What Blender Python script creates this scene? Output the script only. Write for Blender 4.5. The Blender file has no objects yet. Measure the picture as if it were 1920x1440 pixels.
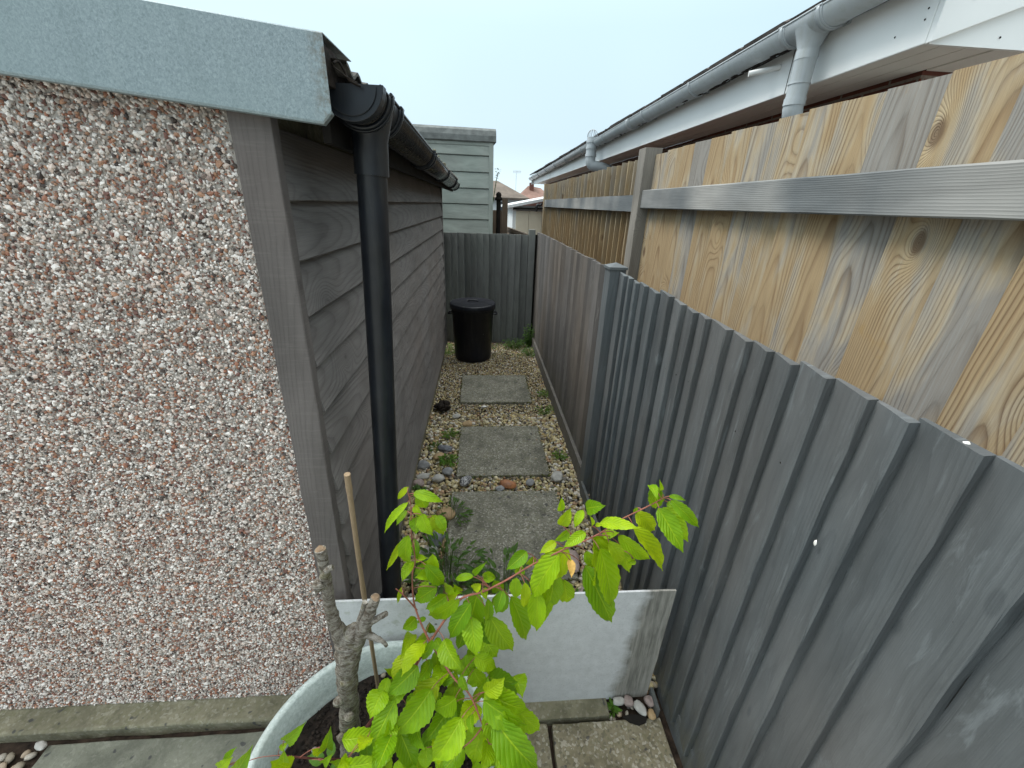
import bpy, math, random
import numpy as np
from mathutils import Vector, Matrix, noise as mnoise
R = math.radians
S = bpy.context.scene
COL = S.collection
random.seed(11)

# ------------------------------------------------------------------ camera
CAM_POS = Vector((0, 0, 1.65))
fw = Vector((0.07491261, 0.91117967, -0.40514159))
rt = Vector((0.99718881, -0.0677969, 0.031907))
up = Vector((-0.00160567, 0.40639289, 0.91369702))
cd = bpy.data.cameras.new('camera'); cam = bpy.data.objects.new('camera', cd); COL.objects.link(cam)
cd.sensor_width = 36; cd.lens = 760 / 1920 * 36; cd.clip_start = 0.02; cd.clip_end = 600
M = Matrix((rt, up, -fw)).transposed().to_4x4(); M.translation = CAM_POS
cam.matrix_world = M
S.camera = cam

# ------------------------------------------------------------------ world + sun
SUN_EL, SUN_AZ = R(56), R(287)          # azimuth measured clockwise from +Y: high on the left
W = bpy.data.worlds.new('World'); S.world = W; W.use_nodes = True
wt = W.node_tree; wt.nodes.clear()
def wn(t, **k):
    n = wt.nodes.new(t)
    for a, b in k.items(): setattr(n, a, b)
    return n
sky = wn('ShaderNodeTexSky', sky_type='NISHITA', sun_disc=False, sun_elevation=SUN_EL, sun_rotation=SUN_AZ)
sky.dust_density = 3.0; sky.air_density = 1.2
bg1 = wn('ShaderNodeBackground'); bg1.inputs['Strength'].default_value = 0.05
wt.links.new(sky.outputs[0], bg1.inputs[0])
tc = wn('ShaderNodeTexCoord'); sp = wn('ShaderNodeSeparateXYZ'); wt.links.new(tc.outputs['Generated'], sp.inputs[0])
mr = wn('ShaderNodeMapRange'); mr.inputs[1].default_value = 0.0; mr.inputs[2].default_value = 1.0
mr.inputs[3].default_value = 0.0; mr.inputs[4].default_value = 1.0
wt.links.new(sp.outputs['Z'], mr.inputs[0])
cr = wn('ShaderNodeValToRGB'); wt.links.new(mr.outputs[0], cr.inputs[0])
e = cr.color_ramp.elements
e[0].position = 0.0; e[0].color = (0.50, 0.615, 0.66, 1)
e[1].position = 1.0; e[1].color = (1.55, 1.62, 1.64, 1)
for p_, c_ in ((.12, (0.375, 0.475, 0.545, 1)), (.30, (0.385, 0.505, 0.57, 1)), (.46, (0.47, 0.60, 0.64, 1)), (.7, (1.15, 1.24, 1.26, 1))):
    q = e.new(p_); q.color = c_
# brighter cloud towards the left (-x)
m1 = wn('ShaderNodeMath', operation='MULTIPLY_ADD'); wt.links.new(sp.outputs['X'], m1.inputs[0]); m1.inputs[1].default_value = -0.15; m1.inputs[2].default_value = 1.0
nz = wn('ShaderNodeTexNoise'); nz.inputs['Scale'].default_value = 2.2; nz.inputs['Detail'].default_value = 2; wt.links.new(tc.outputs['Generated'], nz.inputs['Vector'])
m2 = wn('ShaderNodeMath', operation='MULTIPLY_ADD'); wt.links.new(nz.outputs[0], m2.inputs[0]); m2.inputs[1].default_value = 0.14; m2.inputs[2].default_value = 0.93
my = wn('ShaderNodeMath', operation='MULTIPLY_ADD'); wt.links.new(sp.outputs['Y'], my.inputs[0]); my.inputs[1].default_value = 0.10; wt.links.new(m1.outputs[0], my.inputs[2])   # and away from the camera
m3 = wn('ShaderNodeMath', operation='MULTIPLY'); wt.links.new(my.outputs[0], m3.inputs[0]); wt.links.new(m2.outputs[0], m3.inputs[1])
bg2 = wn('ShaderNodeBackground'); wt.links.new(cr.outputs[0], bg2.inputs[0])
m4 = wn('ShaderNodeMath', operation='MULTIPLY'); wt.links.new(m3.outputs[0], m4.inputs[0]); m4.inputs[1].default_value = 1.0
wt.links.new(m4.outputs[0], bg2.inputs[1])
mx = wn('ShaderNodeMixShader'); mx.inputs[0].default_value = 0.9
wt.links.new(bg1.outputs[0], mx.inputs[1]); wt.links.new(bg2.outputs[0], mx.inputs[2])
wo = wn('ShaderNodeOutputWorld'); wt.links.new(mx.outputs[0], wo.inputs[0])
sd = bpy.data.lights.new('sun', 'SUN'); sun = bpy.data.objects.new('sun', sd); COL.objects.link(sun)
sd.energy = 1.5; sd.angle = R(22); sd.color = (1.0, 0.97, 0.92)
sdir = Vector((math.sin(SUN_AZ) * math.cos(SUN_EL), math.cos(SUN_AZ) * math.cos(SUN_EL), math.sin(SUN_EL)))
sun.rotation_euler = sdir.to_track_quat('Z', 'Y').to_euler(); sun.location = (0, 0, 8)
S.view_settings.view_transform = 'Standard'; S.view_settings.look = 'None'
S.view_settings.exposure = 0.95; S.view_settings.gamma = 1.0
S.view_settings.use_curve_mapping = False

# ------------------------------------------------------------------ material helper
class NT:
    def __init__(s, name):
        s.m = bpy.data.materials.new(name); s.m.use_nodes = True; s.t = s.m.node_tree; s.t.nodes.clear()
        s.out = s.t.nodes.new('ShaderNodeOutputMaterial'); s.b = s.t.nodes.new('ShaderNodeBsdfPrincipled')
        s.t.links.new(s.b.outputs[0], s.out.inputs[0]); s._c = {}
    def n(s, t, **k):
        x = s.t.nodes.new(t)
        for a, b in k.items(): setattr(x, a, b)
        return x
    def l(s, a, b): s.t.links.new(a, b)
    def put(s, inp, v):
        if hasattr(v, 'is_output'): s.l(v, inp)
        elif isinstance(v, (tuple, list)) and len(v) == 3 and inp.type == 'RGBA': inp.default_value = (*v, 1)
        else: inp.default_value = v
    def obj(s):
        if 'o' not in s._c: s._c['o'] = s.n('ShaderNodeTexCoord').outputs['Object']
        return s._c['o']
    def uv(s):
        if 'u' not in s._c: s._c['u'] = s.n('ShaderNodeUVMap').outputs[0]
        return s._c['u']
    def rnd(s):
        if 'r' not in s._c: s._c['r'] = s.n('ShaderNodeNewGeometry').outputs['Random Per Island']
        return s._c['r']
    def sep(s, v):
        x = s.n('ShaderNodeSeparateXYZ'); s.put(x.inputs[0], v); return x.outputs
    def comb(s, a, b, c=0.0):
        x = s.n('ShaderNodeCombineXYZ'); s.put(x.inputs[0], a); s.put(x.inputs[1], b); s.put(x.inputs[2], c); return x.outputs[0]
    def math(s, op, a, b=0.0, c=None, clamp=False):
        x = s.n('ShaderNodeMath', operation=op, use_clamp=clamp); s.put(x.inputs[0], a); s.put(x.inputs[1], b)
        if c is not None: s.put(x.inputs[2], c)
        return x.outputs[0]
    def scale(s, v, k):
        x = s.n('ShaderNodeVectorMath', operation='MULTIPLY'); s.put(x.inputs[0], v); x.inputs[1].default_value = k; return x.outputs[0]
    def noise(s, v, sc=5, det=3, rough=.55, dist=0, w=None):
        x = s.n('ShaderNodeTexNoise'); 
        if w is not None: x.noise_dimensions = '4D'; s.put(x.inputs['W'], w)
        s.put(x.inputs['Vector'], v); s.put(x.inputs['Scale'], sc); x.inputs['Detail'].default_value = det
        x.inputs['Roughness'].default_value = rough; x.inputs['Distortion'].default_value = dist
        return x.outputs[0]
    def vor(s, v, sc=5, feat='F1', rnd=1.0, out=0):
        x = s.n('ShaderNodeTexVoronoi', feature=feat); s.put(x.inputs['Vector'], v); s.put(x.inputs['Scale'], sc); x.inputs['Randomness'].default_value = rnd
        return x.outputs[out]
    def ramp(s, f, stops, interp='LINEAR'):
        x = s.n('ShaderNodeValToRGB'); s.put(x.inputs[0], f); el = x.color_ramp.elements; x.color_ramp.interpolation = interp
        for i, (p, c) in enumerate(stops):
            if isinstance(c, (int, float)): c = (c, c, c)
            if i < 2: el[i].position = p; el[i].color = (*c, 1)
            else: q = el.new(p); q.color = (*c, 1)
        return x.outputs[0]
    def mix(s, f, a, b, blend='MIX'):
        x = s.n('ShaderNodeMix', data_type='RGBA', blend_type=blend); s.put(x.inputs[0], f)
        s.put(x.inputs[6], a if hasattr(a, 'is_output') else (*a, 1)); s.put(x.inputs[7], b if hasattr(b, 'is_output') else (*b, 1)); return x.outputs[2]
    def mr(s, v, a, b, c=0., d=1.):
        x = s.n('ShaderNodeMapRange'); s.put(x.inputs[0], v); s.put(x.inputs[1], a); s.put(x.inputs[2], b); s.put(x.inputs[3], c); s.put(x.inputs[4], d); return x.outputs[0]
    def bump(s, h, st=.3, d=.002, prev=None):
        x = s.n('ShaderNodeBump'); s.put(x.inputs['Height'], h); x.inputs['Strength'].default_value = st; x.inputs['Distance'].default_value = d
        if prev is not None: s.l(prev, x.inputs['Normal'])
        return x.outputs[0]
    def done(s, col=None, rough=.7, nor=None, spec=None, metal=None):
        if col is not None: s.put(s.b.inputs['Base Color'], col)
        s.put(s.b.inputs['Roughness'], rough)
        if nor is not None: s.l(nor, s.b.inputs['Normal'])
        if spec is not None: s.put(s.b.inputs['Specular IOR Level'], spec)
        if metal is not None: s.put(s.b.inputs['Metallic'], metal)
        return s.m

def wood_fields(t, W=.11, K1=900, K2=5, A=3.6, knots=True, kn_u=6.4, kn_v=3.3, fine=1.0, lin=0):
    """grain lines, knot mask, fine fibre, broad tone from a board's own u (across) and v (along), in metres"""
    u, v = t.sep(t.uv())[0:2]; r = t.rnd()
    uc = t.math('SUBTRACT', u, t.math('MULTIPLY', t.math('SUBTRACT', t.math('FRACT', t.math('MULTIPLY', r, 13.7)), -.25), W * .66))
    lin_ = t.math('MULTIPLY', u, lin)
    wob = t.noise(t.comb(t.math('MULTIPLY', u, 4.0), t.math('MULTIPLY', v, 2.0)), 1.0, 3, .5, 0, t.math('MULTIPLY', r, 90))
    f = t.math('MULTIPLY', t.math('MULTIPLY', uc, uc), K1)
    f = t.math('ADD', t.math('ADD', f, lin_), t.math('MULTIPLY', v, K2))
    f = t.math('MULTIPLY_ADD', wob, A, f)
    kv = t.comb(t.math('MULTIPLY_ADD', r, 37, t.math('MULTIPLY', u, kn_u)), t.math('MULTIPLY', v, kn_v))
    kd = t.vor(kv, 1.0)
    kmask = t.mr(kd, .06, .09, 1, 0)
    if knots:
        near = t.mr(kd, .0, .55, 1, 0)
        f = t.math('ADD', f, t.math('MULTIPLY', t.math('POWER', near, 3.2), 15.0))
    small = t.noise(t.comb(t.math('MULTIPLY', u, 60), t.math('MULTIPLY', v, 7)), 1.0, 2, .6, 0, t.math('MULTIPLY', r, 50))
    fr = t.math('FRACT', t.math('MULTIPLY_ADD', small, .35, f))
    line = t.ramp(fr, [(0, .95), (.06, .35), (.25, .0), (.62, .08), (.90, .75), (1.0, 1.0)])
    fib = t.noise(t.comb(t.math('MULTIPLY', u, 420 * fine), t.math('MULTIPLY', v, 9)), 1.0, 3, .65, 0, t.math('MULTIPLY', r, 70))
    tone = t.noise(t.comb(t.math('MULTIPLY', u, 14), t.math('MULTIPLY', v, 3.2)), 1.0, 4, .55, .6, t.math('MULTIPLY', r, 31))
    return dict(u=u, v=v, r=r, line=line, fr=fr, kmask=kmask, kd=kd, fib=fib, tone=tone)

MAT = {}
def new_wood_fence(name, gofs=.20, gamp=4.6, rsp=.75):
    t = NT(name); g = wood_fields(t)
    z = t.sep(t.obj())[2]
    grey = t.math('ADD', t.math('MULTIPLY', t.mr(z, 1.45, 1.78, 0, .36), 1.0), t.math('MULTIPLY', t.math('SUBTRACT', g['tone'], .5), gamp))
    grey = t.math('ADD', grey, t.math('MULTIPLY', t.math('SUBTRACT', t.math('FRACT', t.math('MULTIPLY', g['r'], 7.3)), .42), rsp))
    grey = t.math('ADD', grey, gofs, clamp=True)
    base = t.ramp(grey, [(0, (0.355, .262, .148)), (.3, (.38, .302, .19)), (.5, (.395, .34, .25)), (.72, (.335, .31, .26)), (1, (.255, .25, .235))])
    dark = t.ramp(grey, [(0, (0.145, .078, .036)), (.5, (.14, .095, .06)), (1, (.11, .10, .09))])
    nk = t.mr(g['kd'], .0, .42, 1.0, 0)
    amt = t.math('MULTIPLY', g['line'], t.math('MAXIMUM', t.mr(t.noise(t.comb(t.math('MULTIPLY', g['u'], 9), g['v']), 2.6, 3, .6, .4, g['r']), .38, .66, .26, 1.0), nk))
    c = t.mix(amt, base, dark)
    c = t.mix(t.mr(g['fib'], .35, .7, .42, 0), c, (.17, .125, .085), 'MIX')
    c = t.mix(t.math('MULTIPLY', g['kmask'], .75), c, (.12, .075, .045))
    halo = t.math('MULTIPLY', t.math('MULTIPLY', t.mr(g['kd'], .12, .26, 1, 0), t.mr(g['kd'], .095, .12, 0, 1)), .45)
    c = t.mix(halo, c, (.42, .33, .2))
    stain = t.mr(t.noise(t.scale(t.obj(), (9, 9, 4)), 1, 4, .6, 1.2), .62, .70, 0, .45)
    c = t.mix(stain, c, (.30, .19, .07))
    h = t.math('SUBTRACT', t.math('MULTIPLY', g['fib'], .7), t.math('MULTIPLY', g['line'], .5))
    MAT[name] = t.done(c, .85, t.bump(h, .7, .002), .25)
new_wood_fence('brown_fence_wood', .24, 3.8, 1.25)
new_wood_fence('tan_fence_wood', .16, 1.6, .5)

def grey_wood(name, base, dark, K1=1000, K2=7, A=4.0, lin=0, contrast=.6, fibd=.35, hue=None, bump=.5, rough=.8, W=.1, spec=.25, knots=True, varr=.35, saw=0, wear=0):
    t = NT(name); g = wood_fields(t, W=W, K1=K1, K2=K2, A=A, knots=knots, lin=lin)
    c = t.mix(t.math('MULTIPLY', g['line'], contrast), base, dark)
    c = t.mix(t.mr(g['fib'], .35, .7, fibd, 0), c, dark)
    if hue: c = t.mix(t.mr(t.noise(t.scale(t.obj(), (1.3, 1.3, .7)), 1.6, 3, .5), .42, .66, 0, .75), c, hue)
    b = t.math('ADD', t.math('MULTIPLY', t.math('SUBTRACT', t.math('FRACT', t.math('MULTIPLY', g['r'], 5.1)), .5), varr), 1.0)
    b = t.math('MULTIPLY', b, t.mr(g['tone'], .3, .7, .80, 1.2))
    x = t.n('ShaderNodeMix', data_type='RGBA', blend_type='MULTIPLY'); x.inputs[0].default_value = 1; t.l(c, x.inputs[6]); t.l(t.comb(b, b, b), x.inputs[7]); c = x.outputs[2]
    c = t.mix(t.math('MULTIPLY', g['kmask'], .5), c, dark)
    h = t.math('SUBTRACT', t.math('MULTIPLY', g['fib'], .8), t.math('MULTIPLY', g['line'], .6))
    if wear:   # rubbed pale brush marks, and mud and algae splashed up from the ground
        wn_ = t.noise(t.comb(t.math('MULTIPLY', g['u'], 26), t.math('MULTIPLY', g['v'], 5), t.math('MULTIPLY', g['r'], 20)), 1, 5, .7, 1.2)
        c = t.mix(t.mr(wn_, .57, .70, 0, wear), c, tuple(min(1, k * 1.75) for k in base))
        zz = t.sep(t.obj())[2]; sp_ = t.math('MULTIPLY', t.mr(zz, .02, .34, 1, 0), t.mr(t.noise(t.scale(t.obj(), (20, 20, 9)), 1, 4, .65), .38, .66, 0, .8))
        c = t.mix(sp_, c, (.105, .10, .07))
    if saw:
        s_ = t.noise(t.comb(t.math('MULTIPLY', g['u'], 12), t.math('MULTIPLY', g['v'], 170)), 1, 3, .6, .8)
        h = t.math('MULTIPLY_ADD', s_, saw, h); c = t.mix(t.mr(s_, .52, .78, 0, .32), c, tuple(min(1, k * 1.7) for k in base))
    MAT[name] = t.done(c, rough, t.bump(h, bump, .0015), spec)
grey_wood('black_fence_paint', (.100, .112, .118), (.054, .062, .067), contrast=.34, fibd=.38, hue=(.118, .117, .114), wear=.5, bump=.45, rough=.62, spec=.35, varr=.42, knots=False, K1=500, K2=3)
grey_wood('black_far_paint', (.135, .130, .125), (.07, .068, .068), contrast=.4, fibd=.6, wear=.4, hue=(.125, .108, .092), bump=.4, rough=.75, varr=.5)
grey_wood('back_fence_paint', (.165, .175, .165), (.085, .09, .085), contrast=.4, fibd=.5, hue=(.13, .13, .13), bump=.4, rough=.75, varr=.5)
grey_wood('grey_rail_wood', (.135, .147, .152), (.06, .068, .075), K1=400, K2=.6, A=1.6, lin=190, contrast=.6, fibd=.45, hue=(.30, .29, .27), bump=.4, knots=False, varr=.2)
grey_wood('grey_post_wood', (.22, .205, .18), (.12, .108, .095), contrast=.5, fibd=.4, bump=.4, varr=.2)
grey_wood('cladding_paint', (.205, .194, .184), (.085, .070, .070), contrast=.42, fibd=.35, hue=(.155, .135, .122), bump=.6, rough=.8, varr=.18, W=.13)
grey_wood('corner_post_wood', (.140, .125, .118), (.065, .055, .053), contrast=.22, fibd=.12, hue=(.135, .112, .103), bump=.6, rough=.85, varr=.1, saw=.35, knots=False)
grey_wood('sage_shed_paint', (.315, .34, .31), (.195, .22, .20), contrast=.25, fibd=.25, hue=(.26, .30, .27), bump=.3, rough=.8, varr=.12, W=.19)
grey_wood('old_post_wood', (.16, .12, .085), (.08, .06, .045), contrast=.5, fibd=.4, varr=.3)

def plain(name, col, rough=.5, var=.15, sc=8, spec=.4, metal=0, bump=0, bsc=60, col2=None, det=4):
    t = NT(name); n_ = t.noise(t.obj(), sc, det, .6)
    c = t.mix(t.mr(n_, .3, .7, 0, 1), tuple(k * (1 - var) for k in col) if col2 is None else col2, tuple(min(1, k * (1 + var)) for k in col))
    nr = t.bump(t.noise(t.obj(), bsc, 3, .6), bump, .002) if bump else None
    MAT[name] = t.done(c, t.mr(t.noise(t.obj(), sc * 2.3, 3, .6), .3, .7, rough * .85, min(1, rough * 1.15)), nr, spec, metal); return t
plain('black_plastic', (.007, .0095, .014), .38, .35, 14, .5, bump=.15, bsc=40)
plain('black_gutter_plastic', (.014, .0125, .0115), .27, .3, 14, .5)
plain('bin_plastic', (.005, .006, .011), .42, .3, 6, .45, bump=.2, bsc=25)
plain('pale_gutter_plastic', (.40, .435, .455), .38, .08, 5, .45)
plain('white_trim_plastic', (.82, .825, .81), .35, .05, 2, .45)
plain('soffit_plastic', (.80, .78, .73), .4, .05, 2, .4)
plain('roof_tile', (.07, .06, .055), .9, .5, 9, .2, bump=.6, bsc=50)
plain('roof_sheet', (.10, .095, .085), .9, .3, 6, .2, bump=.4)
plain('felt', (.155, .165, .16), .95, .25, 14, .15, bump=.6, bsc=90)
plain('soil', (.035, .024, .017), .95, .7, 30, .2, bump=1, bsc=80)
plain('compost', (.016, .011, .008), .9, .8, 60, .3, bump=1, bsc=90)
plain('bark_twig', (.14, .05, .04), .6, .4, 40, .3)
plain('red_stalk', (.27, .10, .07), .5, .3, 40, .4)
plain('cut_wood', (.22, .155, .10), .85, .4, 60, .2)
plain('cream_door', (.56, .51, .40), .6, .05, 3)
plain('house_white', (.60, .62, .62), .7, .1, 1)
plain('brown_roof', (.13, .105, .085), .9, .25, 1.2)
plain('red_roof', (.20, .12, .095), .9, .25, 1)  # distance haze is mixed into this paler red
plain('window_dark', (.05, .06, .07), .15, .3, 1, .6)
plain('plastic_bright', (.75, .74, .70), .4, .05, 5)
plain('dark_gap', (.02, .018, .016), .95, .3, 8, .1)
plain('aerial_metal', (.35, .36, .37), .5, .1, 5, metal=.5)

for nm in ('black_plastic', 'bin_plastic', 'black_gutter_plastic', 'pale_gutter_plastic'):   # dust, drips and scuffs
    mt = MAT[nm]; nt_ = mt.node_tree; bs = [n for n in nt_.nodes if n.type == 'BSDF_PRINCIPLED'][0]; lk = bs.inputs['Base Color'].links[0]; src = lk.from_socket
    tcn = nt_.nodes.new('ShaderNodeTexCoord'); mp = nt_.nodes.new('ShaderNodeMapping'); mp.inputs['Scale'].default_value = (30, 30, 3.2); nt_.links.new(tcn.outputs['Object'], mp.inputs[0])
    nn_ = nt_.nodes.new('ShaderNodeTexNoise'); nn_.inputs['Scale'].default_value = 1; nn_.inputs['Detail'].default_value = 6; nn_.inputs['Roughness'].default_value = .72; nt_.links.new(mp.outputs[0], nn_.inputs['Vector'])
    rm = nt_.nodes.new('ShaderNodeMapRange'); rm.inputs[1].default_value = .50; rm.inputs[2].default_value = .78; rm.inputs[4].default_value = .5; nt_.links.new(nn_.outputs[0], rm.inputs[0])
    mxn = nt_.nodes.new('ShaderNodeMix'); mxn.data_type = 'RGBA'; nt_.links.new(rm.outputs[0], mxn.inputs[0]); nt_.links.new(src, mxn.inputs[6]); mxn.inputs[7].default_value = (.055, .055, .05, 1) if 'pale' not in nm else (.25, .26, .22, 1)
    nt_.links.new(mxn.outputs[2], bs.inputs['Base Color'])
# galvanised sheet
t = NT('galvanised_steel')
n1 = t.noise(t.scale(t.obj(), (1, 1, .8)), 260, 3, .7, .9); n2 = t.noise(t.obj(), 5, 4, .6)
c = t.mix(t.mr(n1, .3, .7, 0, 1), (.165, .215, .232), (.35, .415, .438)); c = t.mix(t.mr(n2, .35, .7, 0, .5), c, (.27, .34, .345))
o = t.sep(t.obj()); rust = t.math('MULTIPLY', t.mr(o[0], 1.30, 1.33, 0, 1), t.mr(t.noise(t.obj(), 60, 4, .7), .42, .62, 0, .8))
c = t.mix(rust, c, (.14, .10, .06))
dr = t.mr(t.noise(t.scale(t.obj(), (22, 1, 1.6)), 1, 4, .65), .52, .72, 0, .32); c = t.mix(dr, c, (.15, .20, .205)); c = t.mix(t.mr(t.noise(t.scale(t.obj(), (16, 1, 1.2)), 1.3, 4, .6), .60, .75, 0, .28), c, (.42, .47, .475))
MAT['galvanised_steel'] = t.done(c, .55, t.bump(n1, .12, .001), .4, .25)

# stone chips, pebbles: colour by island
def chips(name, stops, rough=.6, darkmix=None, bump=.3):
    t = NT(name); c = t.ramp(t.rnd(), stops, 'CONSTANT')
    v = t.noise(t.obj(), 160, 3, .6); c = t.mix(t.mr(v, .3, .7, 0, .45), c, (.12, .10, .08), 'MULTIPLY') if darkmix else c
    b_ = t.math('ADD', t.math('MULTIPLY', t.math('FRACT', t.math('MULTIPLY', t.rnd(), 91.7)), .5), .75)
    x = t.n('ShaderNodeMix', data_type='RGBA', blend_type='MULTIPLY'); x.inputs[0].default_value = 1; t.l(c, x.inputs[6]); t.l(t.comb(b_, b_, b_), x.inputs[7])
    MAT[name] = t.done(x.outputs[2], rough, t.bump(v, bump, .002), .35)
chips('dash_chip', [(0, (.80, .745, .70)), (.22, (.62, .55, .50)), (.38, (.46, .40, .35)), (.49, (.66, .54, .47)), (.60, (.33, .15, .095)), (.71, (.20, .10, .08)), (.78, (.40, .22, .14)), (.85, (.08, .062, .055)), (.91, (.28, .21, .18))], .5)
chips('gravel_stone', [(0, (.58, .49, .27)), (.2, (.46, .38, .20)), (.38, (.62, .56, .38)), (.5, (.31, .26, .19)), (.6, (.42, .28, .17)), (.70, (.66, .61, .52)), (.80, (.21, .19, .165)), (.88, (.42, .31, .14)), (.95, (.70, .67, .60))], .65, True)
chips('pale_pebble', [(0, (.36, .33, .28)), (.25, (.48, .44, .37)), (.5, (.30, .26, .2)), (.7, (.42, .33, .24)), (.85, (.25, .23, .22))], .55)
t = NT('dash_mortar'); c = t.mix(t.noise(t.obj(), 90, 4, .6), (.30, .27, .24), (.50, .46, .42)); MAT['dash_mortar'] = t.done(c, .95, t.bump(t.noise(t.obj(), 200, 3, .6), .8, .003), .2)

def concrete(name, a, b, moss, mossamt=.5, speck=.35, off=0.0):
    t = NT(name); P = t.obj()
    if off:
        q = t.n('ShaderNodeVectorMath', operation='ADD'); t.l(P, q.inputs[0]); q.inputs[1].default_value = (off, off * 1.7, 0); P = q.outputs[0]
    c = t.mix(t.mr(t.noise(P, 14, 6, .65), .32, .68, 0, 1), a, b)
    agg = t.vor(P, 130, out=1); ag = t.sep(agg)[0]
    c = t.mix(t.mr(ag, .72, .95, 0, speck), c, (.52, .50, .44)); c = t.mix(t.mr(ag, .25, .05, 0, speck), c, (.07, .065, .055))
    c = t.mix(t.mr(t.noise(P, 42, 5, .7, 1.0), .50, .72, 0, mossamt), c, moss)
    c = t.mix(t.mr(t.noise(P, 5.5, 4, .65, .6), .47, .70, 0, .7), c, tuple(k * .55 for k in a))
    li = t.mr(t.noise(P, 33, 1, .5), .70, .745, 0, .75); c = t.mix(li, c, (.05, .05, .055))
    h = t.math('ADD', t.noise(P, 160, 4, .7), t.math('MULTIPLY', ag, .35))
    MAT[name] = t.done(c, .92, t.bump(h, .55, .003), .2)
concrete('slab_concrete', (.150, .146, .115), (.245, .235, .19), (.125, .13, .06), .75, .5)
concrete('patio_concrete', (.16, .14, .09), (.26, .23, .16), (.12, .13, .05), .4, .45, 3.0)
concrete('pale_slab_concrete', (.165, .17, .135), (.225, .23, .185), (.16, .175, .115), .3, .12, 7.0)
concrete('kerb_concrete', (.155, .145, .095), (.26, .24, .17), (.13, .135, .06), .55, .2, 11.0)

concrete('pale_ground_concrete', (.34, .33, .30), (.44, .43, .39), (.30, .29, .24), .3, .1, 5.0)
# white cement board with a bare grey streaked end
t = NT('white_board_paint'); P = t.obj(); o = t.sep(P)
c = t.mix(t.mr(t.noise(P, 26, 5, .6), .3, .7, 0, 1), (.55, .56, .565), (.66, .67, .68))
c = t.mix(t.mr(t.noise(P, 170, 3, .7), .52, .72, 0, .35), c, (.30, .30, .30))
edge = t.math('ADD', o[0], t.math('MULTIPLY', t.noise(t.scale(P, (6, 6, 9)), 1, 5, .65), .10))
edge = t.math('ADD', edge, t.math('MULTIPLY', o[2], -.10))
em = t.mr(edge, .425, .462, 0, 1)
st = t.noise(t.scale(P, (90, 90, 7)), 1, 4, .65, .3)
bare = t.mix(t.mr(st, .35, .65, 0, 1), (.13, .125, .105), (.33, .315, .28)); bare = t.mix(t.mr(edge, .52, .58, 0, .4), bare, (.40, .38, .34))
c = t.mix(t.math('MULTIPLY', em, .92), c, bare)
dots = t.mr(t.vor(P, 11), .045, .06, 1, 0); c = t.mix(t.math('MULTIPLY', dots, .8), c, (.06, .055, .05))
gr = t.math('MULTIPLY', t.mr(t.noise(P, 34, 4, .7), .55, .7, 0, .4), t.mr(o[0], -.13, -.28, 0, 1)); c = t.mix(gr, c, (.26, .30, .17))
MAT['white_board_paint'] = t.done(c, .7, t.bump(t.noise(P, 220, 3, .6), .3, .001), .3)
# pot
t = NT('pale_pot_plastic'); P = t.obj(); c = t.mix(t.mr(t.noise(P, 120, 5, .7), .35, .65, 0, 1), (.37, .43, .41), (.55, .61, .59))
c = t.mix(t.mr(t.noise(P, 12, 4, .6), .5, .75, 0, .4), c, (.33, .37, .32)); MAT['pale_pot_plastic'] = t.done(c, .6, t.bump(t.noise(P, 180, 3, .7), .5, .002), .35)
# brick
t = NT('red_brick'); P = t.obj(); o = t.sep(P); b = t.n('ShaderNodeTexBrick'); t.l(t.comb(t.math('ADD', o[1], o[0]), o[2]), b.inputs['Vector'])
for k_, v_ in (('Scale', 1.0), ('Mortar Size', .005), ('Brick Width', .225), ('Row Height', .075)): b.inputs[k_].default_value = v_
b.inputs['Color1'].default_value = (.20, .065, .04, 1); b.inputs['Color2'].default_value = (.13, .045, .035, 1); b.inputs['Mortar'].default_value = (.26, .23, .2, 1)
c = t.mix(t.mr(t.noise(P, 60, 4, .6), .3, .7, 0, .5), b.outputs[0], (.09, .04, .03)); MAT['red_brick'] = t.done(c, .9, t.bump(b.outputs[1], -.6, .004), .2)
# bark
t = NT('cherry_bark'); P = t.obj(); v = t.noise(t.scale(P, (1, 1, 1.5)), 75, 6, .75, .9); lm = t.noise(t.scale(P, (.35, .35, 2.4)), 90, 2, .6)
c = t.ramp(v, [(0, (.05, .035, .025)), (.42, (.10, .08, .06)), (.56, (.25, .23, .195)), (1, (.50, .48, .43))])
c = t.mix(t.mr(lm, .60, .72, 0, .6), c, (.42, .40, .37)); c = t.mix(t.mr(t.noise(P, 30, 3, .6), .55, .7, 0, .5), c, (.16, .15, .06))
MAT['cherry_bark'] = t.done(c, .85, t.bump(t.math('ADD', v, lm), 1, .004), .25)
# cane
t = NT('cane'); P = t.obj(); c = t.mix(t.noise(t.scale(P, (1, 1, .15)), 260, 4, .7), (.17, .11, .065), (.40, .30, .19)); MAT['cane'] = t.done(c, .7, None, .3)
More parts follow.
